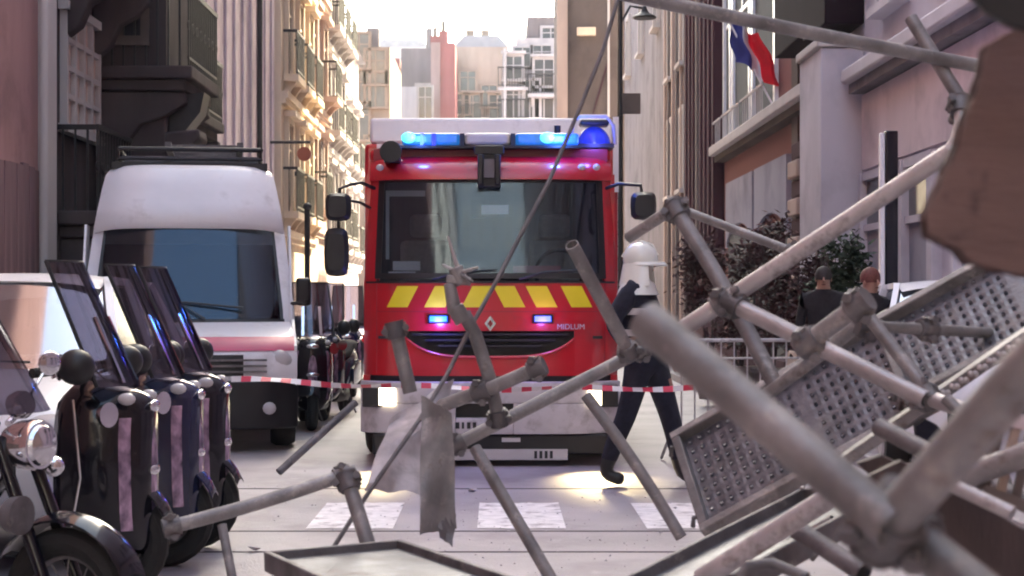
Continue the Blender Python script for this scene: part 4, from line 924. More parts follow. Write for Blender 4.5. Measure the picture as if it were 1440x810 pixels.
# ------------------------------------------------------------------ scooters
def scooter(label, loc, rz, group=None):
    t = thing('scooter', label, 'scooter', loc, rz, group)
    for x in (-.72, .74):
        wv = MB(); wv.torus((x, 0, .27), .215, .062, 'y', 28, 10); wo = wv.build('wheel', M['rubber'], t)
        rm = MB(); rm.cyl((x, -.035, .27), (x, .035, .27), .05); rm.torus((x, 0, .27), .16, .02, 'y', 24, 6)
        for k in range(5): a = k*2*math.pi/5; rm.bar((x, 0, .27), (x+.16*math.cos(a), 0, .27+.16*math.sin(a)), .03, .03, (0, 1, 0))
        rm.cyl((x, .04, .27), (x, .046, .27), .12, seg=20); rm.build('rim', M['steel_d'], wo)
    S_ = lambda *a: [Vector((x, w_*math.cos(q), z)) for x, w_, z, q in a]
    # rear bodywork
    MB().loft([sup(0, .05, .62, .78, -1.02), sup(0, .13, .50, .84, -.9), sup(0, .19, .38, .82, -.6), sup(0, .20, .32, .76, -.3), sup(0, .17, .26, .70, -.08), sup(0, .15, .24, .44, .1)]).build('rear_bodywork', M['gloss'], t, ang=1)
    MB().loft([sup(0, .09, .82, .90, -.98), sup(0, .15, .80, .93, -.8), sup(0, .17, .78, .90, -.45), sup(0, .16, .72, .83, -.35), sup(0, .15, .70, .80, -.05), sup(0, .08, .68, .74, .02)]).build('seat', M['dark_cloth'], t, ang=1)
    MB().loft([sup(0, .18, .20, .36, -.1), sup(0, .22, .20, .34, .1), sup(0, .22, .20, .34, .4), sup(0, .17, .22, .4, .60)]).build('floorboard', M['black'], t, ang=1)
    # front fairing: tall nose
    MB().loft([sup(0, .18, .28, .98, .50), sup(0, .24, .24, 1.05, .58), sup(0, .24, .23, 1.06, .70), sup(0, .21, .22, 1.03, .80), sup(0, .15, .21, .99, .90), sup(0, .06, .24, .95, .945)]).build('front_fairing', M['gloss'], t, ang=1)
    MB().sheet(lambda u, v: (.952-.05*abs(2*u-1)**2-.02*abs(2*v-1)**3, -.10+.2*u, .30+.58*v), 8, 8, (.006, 0, 0)).build('reflective_nose_strip', M['nose_strip'], t)
    for sd in (-1, 1):
        def hwf(x): return .24-.03*(x-.70)/.1 if x < .8 else .21-.06*(x-.8)/.1
        MB().sheet(lambda u, v: (.835+.05*u-.01*v, sd*(hwf(.835+.05*u)+.006-.02*abs(2*v-1)**4), .34+.54*v), 6, 8, (0, sd*.004, 0)).build('reflective_side_strip', M['nose_strip'], t)
        MB().pipe([(.60, sd*.235, .30), (.66, sd*.246, .6), (.62, sd*.235, .97)], .007, 6).build('chrome_trim', M['chrome'], t)
        MB().pipe([(.52, sd*.30, 1.12), (.60, sd*.33, 1.10), (.57, sd*.38, 1.08)], .007, 6).build('brake_lever', M['chrome'], t)
        MB().pipe([(.55, sd*.25, 1.11), (.66, sd*.22, 1.16), (.74, sd*.12, 1.06)], .006, 6).build('control_cable', M['rubber'], t)
        o = MB(); o.cyl((.76, sd*.225, .90), (.80, sd*.245, .90), .045, .06, 16); o.build('horn', M['chrome'], t)
        MB().ell((.86, sd*.17, .97), .045, .03, .03, 12, 6).build('position_light', M['clear'], t)
    for z in (.93, .62): MB().ell((.945, 0, z), .02, .07, .03, 12, 6).build('nose_badge', M['chrome'], t)
    for s in (-1, 1):
        MB().loft([sup(0, .03, .84, .94, .72, yc=s*.13), sup(0, .05, .80, .96, .78, yc=s*.10), sup(0, .02, .84, .90, .85, yc=s*.08)]).build('headlight', M['clear'], t, ang=1)
        MB().pipe([(.52, s*.07, .9), (.62, s*.085, .5), (.74, s*.085, .27)], .025, 10).build('fork_leg', M['steel_l'], t)
        MB().pipe([(.62, s*.02, 1.04), (.58, s*.18, 1.10), (.50, s*.30, 1.10)], .016, 8).build('handlebar', M['black'], t)
        MB().cyl((.54, s*.24, 1.11), (.47, s*.37, 1.10), .024).build('grip', M['rubber'], t)
        mo = MB(); mo.pipe([(.6, s*.2, 1.08), (.68, s*.26, 1.12), (.68, s*.30, 1.14)], .009, 6); mo.ell((.68, s*.36, 1.13), .09, .075, .085, 16, 10); o = mo.build('mirror', M['black'], t)
        MB().ell((.60, s*.36, 1.13), .014, .06, .065, 14, 8).build('mirror_glass', M['chrome'], o)
        MB().loft([sup(0, .012, .42, .66, -.85, yc=s*.18), sup(0, .014, .40, .70, -.5, yc=s*.205), sup(0, .01, .36, .58, -.2, yc=s*.20)]).build('side_panel', M['gloss'], t, ang=1)
        MB().pipe([(-.95, s*.18, .95), (-.7, s*.2, .93), (-.6, s*.19, .88)], .014, 8).build('grab_rail', M['chrome'], t)
    fd = MB(); fd.sheet(lambda u, v: (.74+.30*math.cos(R(20+125*u)), -.075+.15*v, .27+.30*math.sin(R(20+125*u))+.03*math.sin(v*3.14)), 12, 4, (0, 0, .012)); fd.build('front_mudguard', M['gloss'], t)
    # tall windscreen with dark edge struts
    def wsf(u, v): a = (-1+2*u); return (.84-.27*v-.10*a*a, a*(.25-.05*v), 1.03+.60*v)
    MB().sheet(wsf, 12, 8, (.006, 0, 0)).build('windscreen', M['glass_sc'], t)
    for s in (0, 1): MB().pipe([Vector(wsf(s, k/6))+Vector((.003, 0, 0)) for k in range(7)], .010, 6).build('windscreen_rim', M['black'], t)
    MB().pipe([Vector(wsf(k/8, 1)) for k in range(9)], .008, 6).build('windscreen_rim', M['black'], t)
    for s in (.3, .7): MB().bar(Vector(wsf(s, .02)), Vector(wsf(s, .55))+Vector((.0, 0, 0)), .03, .02).build('windscreen_strut', M['chrome'], t)
    ex = MB(); ex.pipe([(-.25, -.2, .26), (-.5, -.24, .28), (-.95, -.26, .40)], [.02, .055, .06], 14); ex.build('exhaust', M['steel_d'], t)
    MB().box(-1.08, -1.06, -.1, .1, .48, .62).build('number_plate', M['clear'], t)
    MB().ell((-1.02, 0, .72), .03, .09, .04, 12, 6).build('tail_light', M['reddark'], t)
    st = MB(); st.pipe([(-.35, .12, .25), (-.42, .2, .02)], .012, 6); st.build('side_stand', M['steel_d'], t)
    return t
def topbox(t):
    MB().loft([sup(0, .16, .93, 1.16, -1.12), sup(0, .21, .92, 1.24, -1.0), sup(0, .21, .92, 1.25, -.78), sup(0, .17, .93, 1.18, -.68)]).build('top_box', M['gloss'], t, ang=1)
GS = 'scooters parked side by side'
sc = scooter('glossy black scooter at the road end of the row, nose nearest the barrier tape', (P(330, 0, 10.0).x-.97, 10.0, 0.0), R(-5), GS)
c2 = copy_tree(sc); c2.location = (P(292, 0, 9.3).x-.97, 9.3, 0); c2.rotation_euler.z = R(-3); c2['label'] = 'middle black scooter of the row, between the other two'
c3 = copy_tree(sc); c3.location = (P(232, 0, 8.4).x-.97, 8.4, -.0); c3.rotation_euler.z = R(-6); c3['label'] = 'black scooter just behind the chrome motorcycle, its windscreen furthest left'
topbox(sc)
bl = mat('gloss_navy', (.008, .012, .05), .16, 0, .1, coat=.4)
for ch in c2.children:
    if ch.name.split('.')[0] in ('front_fairing', 'rear_bodywork', 'side_panel', 'front_mudguard'):
        ch.material_slots[0].link = 'OBJECT'; ch.material_slots[0].material = bl
topbox(c3)
GB = 'dark scooters parked between the van and the fire engine'
for k, (px, Y, rz, lb) in enumerate(((432, 19.5, -80, 'dark scooter facing the camera right beside the van, beyond the tape'), (470, 21.0, -95, 'dark scooter facing the camera under the engine mirror, beyond the tape'), (492, 24.5, -88, 'furthest dark scooter, half hidden behind the fire engine'))):
    c = copy_tree(sc if k == 0 else c2); c.location = (P(px, 0, Y).x, Y, 0.0); c.rotation_euler.z = R(rz); c['label'] = lb; c['group'] = GB

def motorcycle():
    t = thing('motorcycle', 'black classic motorcycle with big chrome headlamp in the bottom left corner', 'motorcycle', (P(158, 0, 6.7).x-.78, 6.75, 0), R(-24))
    t.scale = (.92,)*3
    for x in (-.72, .80):
        wv = MB(); wv.torus((x, 0, .32), .26, .06, 'y', 30, 10); wo = wv.build('wheel', M['rubber'], t)
        rm = MB(); rm.torus((x, 0, .32), .2, .015, 'y', 28, 6); rm.cyl((x, -.05, .32), (x, .05, .32), .05)
        for k in range(12): a = k*math.pi/6; rm.pipe([(x, .03*(-1)**k, .32), (x+.2*math.cos(a), 0, .32+.2*math.sin(a))], .004, 4)
        rm.build('rim', M['steel_d'], wo)
    MB().loft([sup(0, .04, .74, .86, -.12), sup(0, .14, .68, .92, .0), sup(0, .16, .68, .97, .2), sup(0, .12, .72, .98, .38), sup(0, .04, .80, .94, .46)]).build('fuel_tank', M['gloss'], t, ang=1)
    MB().loft([sup(0, .08, .76, .86, -.92), sup(0, .14, .70, .84, -.7), sup(0, .15, .68, .82, -.4), sup(0, .1, .70, .80, -.1)]).build('seat', M['dark_cloth'], t, ang=1)
    e = MB(); e.box(-.2, .25, -.14, .14, .22, .48)
    for k in range(6): e.box(-.02, .2, -.12, .12, .50+.035*k, .515+.035*k)
    e.cyl((.09, 0, .48), (.12, 0, .72), .085); e.build('engine', M['steel_d'], t, bevel=.015)
    for s in (-1, 1):
        MB().pipe([(.50, s*.09, 1.0), (.80, s*.10, .32)], .028, 12).build('fork_leg', M['gloss'], t)
        MB().pipe([(.46, s*.03, 1.05), (.40, s*.25, 1.14), (.26, s*.38, 1.12)], .015, 8).build('handlebar', M['chrome'], t)
        MB().cyl((.29, s*.36, 1.12), (.19, s*.44, 1.11), .022).build('grip', M['rubber'], t)
        o = MB(); o.pipe([(.34, s*.3, 1.13), (.38, s*.36, 1.25)], .007, 6); o.ell((.38, s*.40, 1.29), .02, .075, .055, 14, 8); mo = o.build('mirror', M['chrome'], t)
        MB().pipe([(.15, s*.12, .4), (.28, s*.16, .25), (0, s*.2, .2), (-.9, s*.2, .26)], [.02, .022, .04, .045], 12).build('exhaust', M['steel_d'], t)
        MB().ell((.56, s*.20, .86), .05, .045, .045, 12, 8).build('indicator', M['chrome'], t)
        MB().loft([sup(0, .02, .45, .66, -.35, yc=s*.13), sup(0, .02, .42, .68, -.1, yc=s*.14)]).build('side_cover', M['gloss'], t, ang=1)
    hd = MB(); hd.pipe([(.46, 0, .97), (.50, 0, .97), (.56, 0, .97), (.64, 0, .97), (.66, 0, .97)], [.03, .075, .10, .108, .10], 24); ho = hd.build('headlamp', M['chrome'], t)
    MB().pipe([(.655, 0, .97), (.675, 0, .97), (.69, 0, .97)], [.092, .078, .03], 24).build('headlamp_glass', M['chrome'], ho)
    hd = MB(); hd.pipe([(.60, -.17, .70), (.64, -.17, .70), (.70, -.17, .70)], [.03, .07, .08], 20); ho = hd.build('fog_lamp', M['steel_d'], t)
    hd = MB(); hd.pipe([(.46, .07, 1.12), (.50, .07, 1.13), (.53, .07, 1.14)], [.055, .062, .05], 18); hd.build('speedometer', M['chrome'], t)
    for x, a0, a1 in ((.80, 20, 150), (-.72, 30, 170)):
        MB().sheet(lambda u, v: (x+.345*math.cos(R(a0+(a1-a0)*u)), -.08+.16*v, .32+.345*math.sin(R(a0+(a1-a0)*u))+.03*math.sin(3.14*v)), 14, 4, (0, 0, .01)).build('mudguard', M['gloss'], t)
    MB().pipe([(.5, 0, 1.0), (.3, 0, .66), (.1, 0, .25), (-.5, 0, .32)], .03, 10).build('frame', M['gloss'], t)
    MB().pipe([(-.1, .05, .72), (-.72, .1, .32)], .02, 8).build('swing_arm', M['black'], t)
    def wsf(u, v): a = (-1+2*u); return (.60-.30*v-.1*a*a, a*.25, 1.1+.42*v)
    MB().sheet(wsf, 10, 6, (.006, 0, 0)).build('windscreen', M['glass_sc'], t)
    return t
motorcycle()

# ------------------------------------------------------------------ barrier tape
tp = thing('barrier_tape', 'red and white barrier tape stretched across the street before the vehicles', 'barrier tape', P(325, 536, 13.0))
n = 46; a0 = P(325, 533, 13.0); a1 = P(975, 545, 12.9); segs = []
for i in range(n):
    u0, u1 = i/n, (i+1)/n
    def q(u): p = a0.lerp(a1, u); return Vector((p.x, p.y, p.z-.10*math.sin(math.pi*u)*0.35+.012*math.sin(u*19)))-a0
    mbx = MB(); h_ = .022; tw = .6*math.sin(i*.5)
    A, B = q(u0), q(u1); off = lambda t_: Vector((0, .03*math.sin(t_), h_*(.55+.45*abs(math.cos(t_)))))
    t0, t1 = i*.35, (i+1)*.35
    mbx.add([A-off(t0), B-off(t1), B+off(t1), A+off(t0), A-off(t0)+Vector((0, .002, 0)), B-off(t1)+Vector((0, .002, 0)), B+off(t1)+Vector((0, .002, 0)), A+off(t0)+Vector((0, .002, 0))], [(0, 1, 2, 3), (7, 6, 5, 4), (0, 4, 5, 1), (3, 2, 6, 7)])
    if i == 0: MR = mat('tape_red', (.62, .03, .08), .5); MW = mat('tape_white', (.72, .68, .70), .5)
    mbx.build('red_band' if i % 2 else 'white_band', MR if i % 2 else MW, tp)
tp.location = a0

# ------------------------------------------------------------------ collapsed scaffolding
TR = .02415
def bent(p1, p2, sag, n=8):
    pts = []
    for i in range(n+1):
        u = i/n; p = p1.lerp(p2, u); pts.append(p+Vector(sag)*math.sin(math.pi*u))
    return pts
def tube(label, a, b, r=TR, m_='steel', sag=(0, 0, 0), coup=(), name='scaffold_tube', hollow=.0035, pts=None):
    "a, b: (px, py, distance) of the ends; radius is the real one"
    pp = pts or bent(P(*a), P(*b), sag, 6)
    mid = (pp[0]+pp[-1])/2
    o = MB().pipe([p-mid for p in pp], r, 18, hollow).build(name, M[m_], loc=mid)
    tag(o, label, 'scaffold tube', 'fallen scaffold tubes')
    for u in coup: coupler(o, [p-mid for p in pp], u, r)
    return o
def coupler(par, pts, u, r=TR):
    k = u*(len(pts)-1); i = min(int(k), len(pts)-2); c = pts[i].lerp(pts[i+1], k-i); ax = (pts[i+1]-pts[i]).normalized()
    s = ax.cross(Vector((0, 1, 0))).normalized(); n_ = ax.cross(s)
    m_ = MB(); m_.cyl(c-ax*.026, c+ax*.026, r+.0065, seg=16); m_.cyl(c-ax*.03, c-ax*.024, r+.009, seg=16); m_.cyl(c+ax*.024, c+ax*.03, r+.009, seg=16)
    for sg in (-1, 1):
        m_.bar(c+s*sg*(r+.004)-ax*.022, c+s*sg*(r+.004)+ax*.022, .02, .022, n_)
        m_.cyl(c+s*sg*(r+.012)-n_*.02, c+s*sg*(r+.012)+n_*.035, .007, seg=8); m_.cyl(c+s*sg*(r+.012)+n_*.022, c+s*sg*(r+.012)+n_*.034, .013, seg=6)
    m_.cyl(c-n_*.01+s*.0, c-n_*.06, .018, seg=10)
    o = m_.build('coupler', M['steel_d'], par, bevel=0)
    return o

tube('long tube crossing the top right corner, above the flag window', (850, -14, 5.8), (1402, 98, 6.1), sag=(0, 0, -.004), coup=(.99,))
tube('short upright tube end poking up past the long top tube beside the brown board', (1281, 26, 6.2), (1362, 158, 6.0), coup=(.93,))
tube('long sloping tube rising from the tube crossing up to the brown board', (952, 468, 4.9), (1336, 214, 4.6), coup=(.18,), m_='steel_l')
tube('curved tube stub at the top of the long sloping tube, under the brown board', None, None, pts=[P(1334, 216, 4.62), P(1346, 196, 4.63), P(1352, 172, 4.65), P(1350, 140, 4.7)], coup=(.9,), m_='steel_l', r=.019)
tube('steep tube going down from the raised joint beside the maroon facade', (948, 292, 5.3), (1092, 545, 4.9), sag=(.012, 0, 0), coup=(.02, .55))
tube('short tube meeting the raised joint from the engine side', (884, 334, 6.9), (958, 286, 6.7), coup=(.9,))
tube('thin brace running right from the raised joint toward the brick column', (962, 296, 6.9), (1120, 356, 6.6), r=.018, coup=(.98,))
tube('bright tube running from the tube crossing over the perforated decks', (1015, 420, 4.85), (1302, 562, 4.4), m_='steel_l', coup=(.06, .47))
tube('tube continuing past the deck joint toward the right edge', (1296, 556, 4.45), (1400, 592, 4.2), m_='steel_l', coup=(.06,), r=.021)
tube('thick stub tube sticking up beside the pedestrians', (1128, 488, 4.3), (1214, 424, 4.2), coup=(.1, .93))
tube('thin tube under the thick stub, lying along the deck edge', (1072, 560, 4.9), (1214, 452, 4.7), r=.019)
tube('level thin tube over the right deck', (1212, 458, 4.7), (1392, 468, 4.9), r=.016, coup=(.02, .5))
tube('steep thin tube on the right deck below the level one', (1222, 446, 4.6), (1312, 560, 4.4), r=.018)
tube('tube sloping across the bumper of the fire engine to the couplers', (636, 628, 6.2), (912, 488, 6.3), coup=(.02, .96))
tube('straight tube leaning against the windscreen corner of the engine', (804, 344, 5.9), (886, 498, 6.2), coup=(.97,))
tube('lower tube leaning down to the road in front of the striding person', (824, 556, 7.0), (958, 756, 6.8), sag=(.014, 0, 0))
tube('tube slanting down to the bottom edge in front of the zebra crossing', (668, 630, 6.6), (782, 826, 6.3))
tube('long tube lying low from the scooters to the grey sheets', (236, 742, 5.8), (500, 662, 6.0), coup=(.02, .93), sag=(0, 0, -.01))
tube('short upright tube under the low long tube', (488, 672, 5.4), (521, 776, 5.3), coup=(.05,))
tube('short upright tube left of the engine grille', (556, 462, 5.9), (577, 552, 5.9), coup=(.02,), r=.025)
tube('bent tube below the spiked clamp in front of the diamond badge', None, None, pts=[P(652, 440, 6.0), P(668, 470, 6.0), P(688, 530, 6.0), P(703, 598, 6.05)], coup=(.95,))
tube('short tube ending before the bumper, with its cap end at the right', None, None, pts=[P(592, 612, 6.0), P(600, 588, 6.0), P(622, 570, 6.0), P(690, 546, 5.95), P(764, 514, 5.9)], coup=(.97, .7))
tube('thin tube standing in front of the scooter wheels', (312, 738, 7.2), (330, 830, 7.1), r=.02)
tube('steel upright behind the end of the level grey sheet', (604, 560, 6.1), (612, 640, 6.1), m_='steel_d')
# big blurred tubes close to the lens
tube('very thick-looking near tube crossing the perforated deck from upper left', (908, 450, 1.98), (1256, 742, 1.74), hollow=.003, m_='steel')
tube('near blurred tube rising to the right edge from the lower right coupler', (1232, 758, 1.80), (1490, 470, 1.52), m_='steel', coup=(.06,))
tube('near blurred tube end running to the bottom edge below the coupler', (1262, 740, 1.83), (1400, 850, 1.72), m_='steel_d', coup=(.05,))
tube('pale tube lying under the left end of the perforated deck', (985, 815, 3.9), (1210, 672, 3.7), m_='steel_l')
tube('thin tube low on the road beneath the deck, nearest the crossing', (1092, 776, 4.6), (1172, 732, 4.5), r=.016)
tube('thin rod beneath the deck, standing against the low thin tube', (1142, 786, 4.7), (1178, 740, 4.6), r=.008, m_='steel_d')
tube('thin tube curving out of the bottom edge right of centre', None, None, pts=[P(1040, 812, 3.6), P(1052, 796, 3.6), P(1085, 792, 3.6), P(1135, 812, 3.55)], r=.012, m_='steel_d')
tube('grey tube behind the near coupler, sloping under the right deck to the right edge', (1196, 706, 3.6), (1470, 628, 3.3), sag=(0, 0, -.015), coup=(.3,))
tube('tube crossing behind the near rising tube, just over the dark brown panel', (1236, 600, 3.9), (1452, 712, 3.5), r=.021, m_='steel_d')
tube('thin bent tube hanging below the beaded toe rail', (1330, 560, 4.3), (1420, 700, 4.1), r=.016, sag=(.03, 0, 0))
tube('short dark tube poking out low beside the thin bottom tube', (1120, 744, 4.2), (1215, 806, 4.0), m_='steel_d')
# raised rod fallen beside the van
tube('thin fallen rod on the road between the van and the engine', (500, 566, 12.6), (392, 664, 12.2), r=.028, m_='steel_d')

# spiked clamp
r_ = thing('spiked_clamp', 'twisted clamp with bent spikes in front of the engine windscreen', 'clamp', P(645, 385, 5.9))
def rp(px, py, Y=5.9): return P(px, py, Y)-P(645, 385, 5.9)
MB().pipe([rp(630, 332), rp(638, 360), rp(646, 384)], [.004, .007, .009], 8).build('spike', M['steel_l'], r_)
MB().pipe([rp(622, 372), rp(646, 384), rp(672, 376, 5.8)], [.004, .009, .004], 8).build('spike', M['steel_l'], r_)
MB().pipe([rp(646, 384), rp(664, 396, 5.8)], [.009, .004], 8).build('spike', M['steel_d'], r_)
cm = MB(); cm.cyl(rp(640, 376), rp(650, 400), .026, seg=12); cm.bar(rp(628, 392), rp(662, 396), .04, .03); cm.cyl(rp(632, 398), rp(640, 440), .02, .026, 12); cm.cyl(rp(640, 432), rp(652, 452), .03, seg=12); cm.build('clamp_body', M['steel'], r_, bevel=.004)

# long slack cable
pts = [P(872, -12, 6.6), P(848, 70, 6.5), P(812, 160, 6.4), P(772, 255, 6.3), P(735, 325, 6.2), P(700, 392, 6.1), P(662, 460, 6.0), P(628, 528, 5.9), P(590, 590, 5.8), P(520, 690, 5.6), P(470, 768, 5.5), P(430, 832, 5.4)]
mid = pts[6]; o = MB().pipe([p-mid for p in pts], .0078, 10).build('cable', M['steel_d'], loc=mid); tag(o, 'long thin cable hanging diagonally across the front of the fire engine', 'cable')

# perforated decks
def frame3(A, Bl, Bw):
    L = (Bl-A).normalized(); Wd = (Bw-A); Wd = (Wd-L*Wd.dot(L)); w_ = Wd.length; Wd.normalize(); N = L.cross(Wd)
    return Matrix(((L.x, Wd.x, N.x, A.x), (L.y, Wd.y, N.y, A.y), (L.z, Wd.z, N.z, A.z), (0, 0, 0, 1))), w_
def deck(label, A, Bl, Bw, length, hole=.011, ny=6, pitch=.048, m_='deck', flip=1):
    Mx, w_ = frame3(A, Bl, Bw); t = thing('scaffold_deck', label, 'scaffold deck'); t.matrix_world = Mx
    e = .03
    # plate made of square cells each with an octagonal hole
    nx = max(2, int((length-2*e)/pitch)); cx = (length-2*e)/nx; cy = (w_-2*e)/ny; pl = MB(); k8 = [(math.cos(R(22.5+45*k)), math.sin(R(22.5+45*k))) for k in range(8)]
    for i in range(nx):
        for j in range(ny):
            x, y = e+(i+.5)*cx, e+(j+.5)*cy; solid = (i % 12 == 11)
            if solid: pl.add([(x-cx/2, y-cy/2, 0), (x+cx/2, y-cy/2, 0), (x+cx/2, y+cy/2, 0), (x-cx/2, y+cy/2, 0)], [(0, 1, 2, 3)]); continue
            outer = [(x+cx/2*a, y+cy/2*b_, 0) for a, b_ in ((1, .414), (.414, 1), (-.414, 1), (-1, .414), (-1, -.414), (-.414, -1), (.414, -1), (1, -.414))]
            inner = [(x+hole*a, y+hole*b_, .002*flip) for a, b_ in k8]
            low = [(x+hole*.85*a, y+hole*.85*b_, -.005*flip) for a, b_ in k8]
            fs = []
            for k in range(8): q = (k+1) % 8; fs += [(k, q, 8+q, 8+k), (8+k, 8+q, 16+q, 16+k)]
            for a, b_, k in ((1, 1, 0), (-1, 1, 2), (-1, -1, 4), (1, -1, 6)):
                pass
            v = outer
            # order outer to match k8 (22.5deg start => (1,.414),(.414,1),...)
            pl.add(v+inner+low, fs)
            for a, b_, k in ((1, 1, 0), (-1, 1, 2), (-1, -1, 4), (1, -1, 6)):
                pl.add([outer[k], (x+a*cx/2, y+b_*cy/2, 0), outer[(k+1) % 8]], [(0, 1, 2)])
    pl.build('perforated_plate', M[m_], t)
    for y0, y1 in ((0, e), (w_-e, w_)):
        r = MB(); r.box(0, length, y0, y1, -.035, .012); r.build('side_rail', M['steel'], t, bevel=.004)
    for x0 in (0, length-.03):
        MB().box(x0, x0+.03, e, w_-e, -.033, .014).build('end_rail', M['steel_d'], t, bevel=.004)
    for x0 in (.02, length-.06):
        for y in (.05, w_-.08): MB().pipe([(x0, y, .0), (x0-.03, y, -.02), (x0-.05, y, .01)], .008, 6).build('hook', M['steel_d'], t)
    return t, w_
deck('perforated steel deck sloping up from the road, the left and lower of two', P(948, 618, 5.55), P(1270, 434, 5.35), P(1036, 732, 5.15), .80, hole=.0068, ny=9, pitch=.034)
deck('perforated steel deck continuing up to the right edge, the right and upper of two', P(1232, 458, 5.25), P(1450, 336, 5.1), P(1306, 560, 4.85), 1.15, hole=.0066, ny=9, pitch=.034)
# beaded rail along the deck's lower edge
A = P(1180, 652, 4.6); B = P(1470, 452, 4.3)
t = thing('guard_rail', 'beaded toe rail running along the lower edge of the right deck', 'guard rail', A)
MB().bar(Vector((0, 0, 0)), B-A, .03, .05, (0, 1, 0)).build('rail', M['steel'], t, bevel=.004)
stub = MB().ell((0, 0, 0), .009, .009, .009, 8, 6).mesh('rivet', M['steel_l'])
for k in range(26): p = (B-A)*(.42+k*.022); obj('rivet', stub, t, p+Vector((0, -.028, .004*(-1)**k)))
# dark decks at the bottom edge
def trough(label, px):
    a, b_, c = [P(*q) for q in px]
    Mx, w_ = frame3(a, b_, c); L = (b_-a).length; t = thing('scaffold_deck', label, 'scaffold deck'); t.matrix_world = Mx
    MB().box(0, L, .02, w_-.02, -.006, 0).build('plate', M['deck'], t)
    for y0, y1 in ((0, .02), (w_-.02, w_)): MB().box(0, L, y0, y1, -.03, .03).build('side_rail', M['steel_d'], t, bevel=.004)
    for x0 in (0, L-.02): MB().box(x0, x0+.02, .02, w_-.02, -.03, .028).build('end_rail', M['steel_d'], t, bevel=.004)
    MB().ell((.03, .03, .035), .009, .009, .007, 8, 5).build('bolt', M['steel_l'], t)
    return t
trough('dark steel deck corner at the bottom edge left of centre', ((566, 772, 5.2), (735, 830, 4.3), (430, 818, 4.6)))
trough('dark steel deck side at the bottom edge under the perforated deck', ((1130, 700, 5.0), (860, 838, 4.4), (1180, 745, 4.4)))

# crumpled sheets left of centre
def sheetobj(name, label, quad, m_, th=.004, wav=.02, cat='metal sheet', n=10):
    q = [P(*c) for c in quad]; mid = (q[0]+q[2])/2
    def fn(u, v):
        p = q[0].lerp(q[1], u).lerp(q[3].lerp(q[2], u), v)-mid
        return p+Vector((.2*wav*math.sin(v*9+u*4), wav*math.sin(u*6+v*5)+wav*.6*math.sin(v*13), .3*wav*math.sin(u*11)))
    o = MB().sheet(fn, n, n, (0, th, 0)).build(name, M[m_], loc=mid); tag(o, label, cat); return o
sheetobj('crumpled_sheet', 'pale crumpled sheet hanging in front of the engine bumper and left headlight', ((548, 590, 5.9), (640, 530, 6.1), (596, 694, 5.7), (512, 690, 5.6)), 'plaster', wav=.022)
o = sheetobj('crumpled_sheet', 'narrow folded grey metal sheet hanging straight down beside the pale one', ((592, 556, 5.75), (636, 580, 5.7), (642, 742, 5.7), (590, 752, 5.6)), 'steel', wav=.009)
sheetobj('crumpled_sheet', 'small torn metal flap at the foot of the narrow grey sheet', ((612, 700, 5.7), (642, 722, 5.7), (636, 768, 5.65), (618, 756, 5.65)), 'steel_d', wav=.01, n=4)
# brown boards
def slab(name, label, poly, Y, th, m_, cat='board', tilt=0):
    c = sum((P(x, y, Y) for x, y in poly), Vector())/len(poly)
    mb_ = MB(); pts = [P(x, y, Y)-c for x, y in poly]
    n = len(pts); sh = [Vector((p.x, tilt*p.x, p.z)) for p in pts]
    mb_.add(sh+[p+Vector((th*.15, th, 0)) for p in sh], [tuple(range(n)), tuple(range(2*n-1, n-1, -1))]+[(i, (i+1) % n, n+(i+1) % n, n+i) for i in range(n)])
    o = mb_.build(name, M[m_], loc=c, bevel=.002); tag(o, label, cat); return o
poly0 = [(1392, 62), (1384, 100), (1345, 205), (1300, 300), (1302, 330), (1345, 350), (1362, 366), (1400, 378), (1500, 392), (1500, 40), (1440, 36)]
bt = thing('broken_board', 'blurred brown wooden board with splintered edge hanging at the upper right edge', 'board', P(1400, 210, 1.95))
rd = random.Random(9)
for k in range(4):
    pts = []
    for i in range(len(poly0)):
        a_, b_ = Vector(poly0[i]), Vector(poly0[(i+1) % len(poly0)]); m_ = max(1, int((b_-a_).length/16))
        for j in range(m_):
            q = a_.lerp(b_, j/m_)+Vector((rd.uniform(-1.2, 1.2)-k*2+rd.choice((0, 0, -2)), rd.uniform(-2, 2)+k)); pts.append(P(q.x, q.y, 1.95)-P(1400, 210, 1.95))
    y0 = k*.006; n = len(pts); sh = [Vector((p.x, .25*p.x+y0, p.z)) for p in pts]
    MB().add(sh+[p+Vector((0, .0055, 0)) for p in sh], [tuple(range(n)), tuple(range(2*n-1, n-1, -1))]+[(i, (i+1) % n, n+(i+1) % n, n+i) for i in range(n)]).build('wood_layer', M['wood' if k % 2 == 0 else 'wood_d'], bt)
slab('torn_rubber_mat', 'dark ragged scrap in the top right corner above the brown board', [(1352, -20), (1385, 16), (1420, 36), (1450, 44), (1500, 60), (1500, -30)], 1.8, .02, 'black', 'scrap')
slab('tipped_board', 'dark brown panel leaning in the bottom right corner behind the near coupler', [(1212, 668), (1262, 646), (1350, 692), (1440, 745), (1500, 770), (1500, 850), (1330, 850), (1262, 745)], 3.1, .03, 'wood_d', 'panel', tilt=.2)
o = tube('short bright white tube lying on the top edge of the dark brown panel', (1338, 682, 3.05), (1424, 722, 2.98), r=.013, m_='steel_l')
slab('wood_block', 'small brown wooden block wedged between two near tubes under the deck', [(1205, 652), (1240, 640), (1282, 662), (1254, 696)], 3.6, .04, 'wood_d', 'panel')
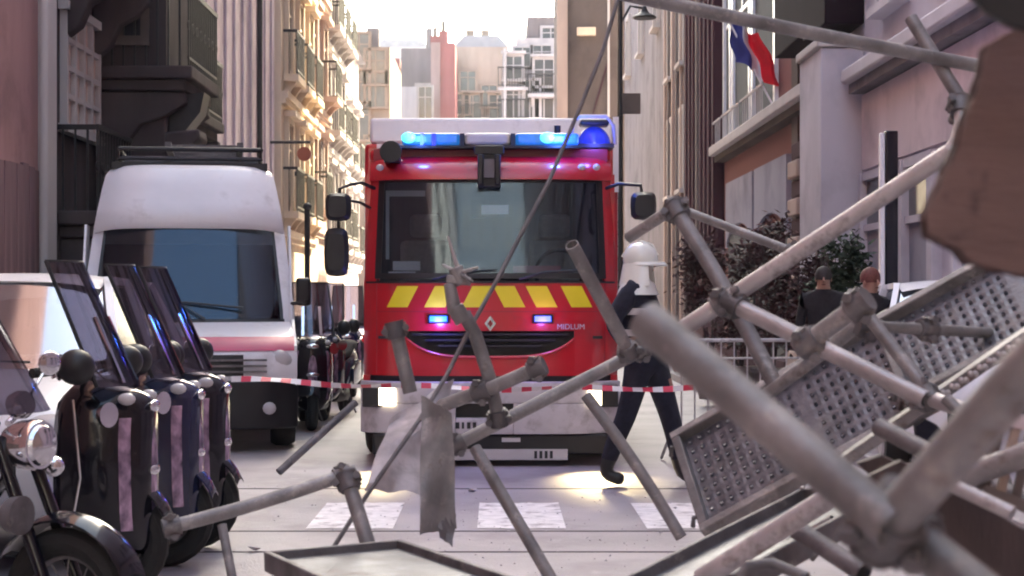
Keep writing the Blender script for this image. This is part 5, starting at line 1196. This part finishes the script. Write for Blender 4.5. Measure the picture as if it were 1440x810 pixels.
# slatted crate at the right edge
t = thing('slatted_barrier', 'pinkish slatted panel tipped at the right edge above the brown panel', 'barrier', P(1420, 640, 3.4))
def rq(px, py, Y=3.4): return P(px, py, Y)-P(1420, 640, 3.4)
for k in range(4): MB().bar(rq(1408+k*22, 596), rq(1384+k*22, 690+k*6), .018, .012, (0, 1, 0)).build('slat', M['w_tan' if k % 2 else 'w_stone'], t, bevel=.002)
MB().bar(rq(1400, 586), rq(1500, 606), .03, .03, (0, 1, 0)).build('top_bar', M['w_pale'], t, bevel=.003)
MB().bar(rq(1378, 688), rq(1490, 730), .025, .03, (0, 1, 0)).build('bottom_bar', M['w_stone'], t, bevel=.003)
slab('blue_bag', 'small blue crumpled bag on the debris under the right deck', [(1290, 622), (1288, 600), (1302, 590), (1318, 598), (1330, 612), (1318, 640), (1300, 646)], 4.9, .08, 'blue_dome' if False else 'navy', 'bag')
# rubble on the road
rd = random.Random(5)
for k in range(14):
    x, y = rd.uniform(1.2, 3.0), rd.uniform(9.6, 13.5)
    if k < 5: x, y = rd.uniform(-1.7, .2), rd.uniform(9.6, 13)
    s_ = rd.uniform(.015, .045); v = [Vector((rd.uniform(-1, 1)*s_, rd.uniform(-1, 1)*s_, rd.uniform(0, .8)*s_)) for _ in range(9)]
    b_ = bmesh.new(); [b_.verts.new(p) for p in v]; bmesh.ops.convex_hull(b_, input=b_.verts); me = bpy.data.meshes.new('rubble_chip'); b_.to_mesh(me); b_.free(); me.materials.append(M['plaster'])
    o = obj('rubble_chip', me, None, (x, y, 0.001)); tag(o, 'small pale chip of rubble lying on the road near the fallen tubes', 'rubble', 'chips of rubble on the road')

dm_ = MB()
for k in range(420):
    cx_, cy_ = rd.choice(((-.6, 10.6), (.3, 11.6), (1.6, 11.0), (2.2, 12.4), (-1.3, 12.6), (.8, 9.8)))
    x, y = rd.gauss(cx_, .45), max(9, rd.gauss(cy_, .8)); q = rd.uniform(.003, .010)
    dm_.add([(x-q, y-q*rd.random(), .004), (x+q, y-q, .004), (x+q*.4, y+q, .004), (x+rd.uniform(-q, q)*.4, y, .004+q*.9)], [(0, 1, 3), (1, 2, 3), (2, 0, 3), (0, 2, 1)])
gv = dm_.build('gravel', M['plaster']); gv['kind'] = 'stuff'

# ------------------------------------------------------------------ haze
hz = MB(); hz.box(-90, 90, -30, 200, -1.4, 46); ho = hz.build('haze', M['paper']); ho['kind'] = 'stuff'
m_ = bpy.data.materials.new('haze'); m_.use_nodes = True; n_ = m_.node_tree; n_.nodes.clear(); out = n_.nodes.new('ShaderNodeOutputMaterial'); pv = n_.nodes.new('ShaderNodeVolumePrincipled')
pv.inputs['Density'].default_value = .0007; pv.inputs['Color'].default_value = (.96, .92, .92, 1); n_.links.new(pv.outputs[0], out.inputs['Volume'])
ho.data.materials.clear(); ho.data.materials.append(m_)
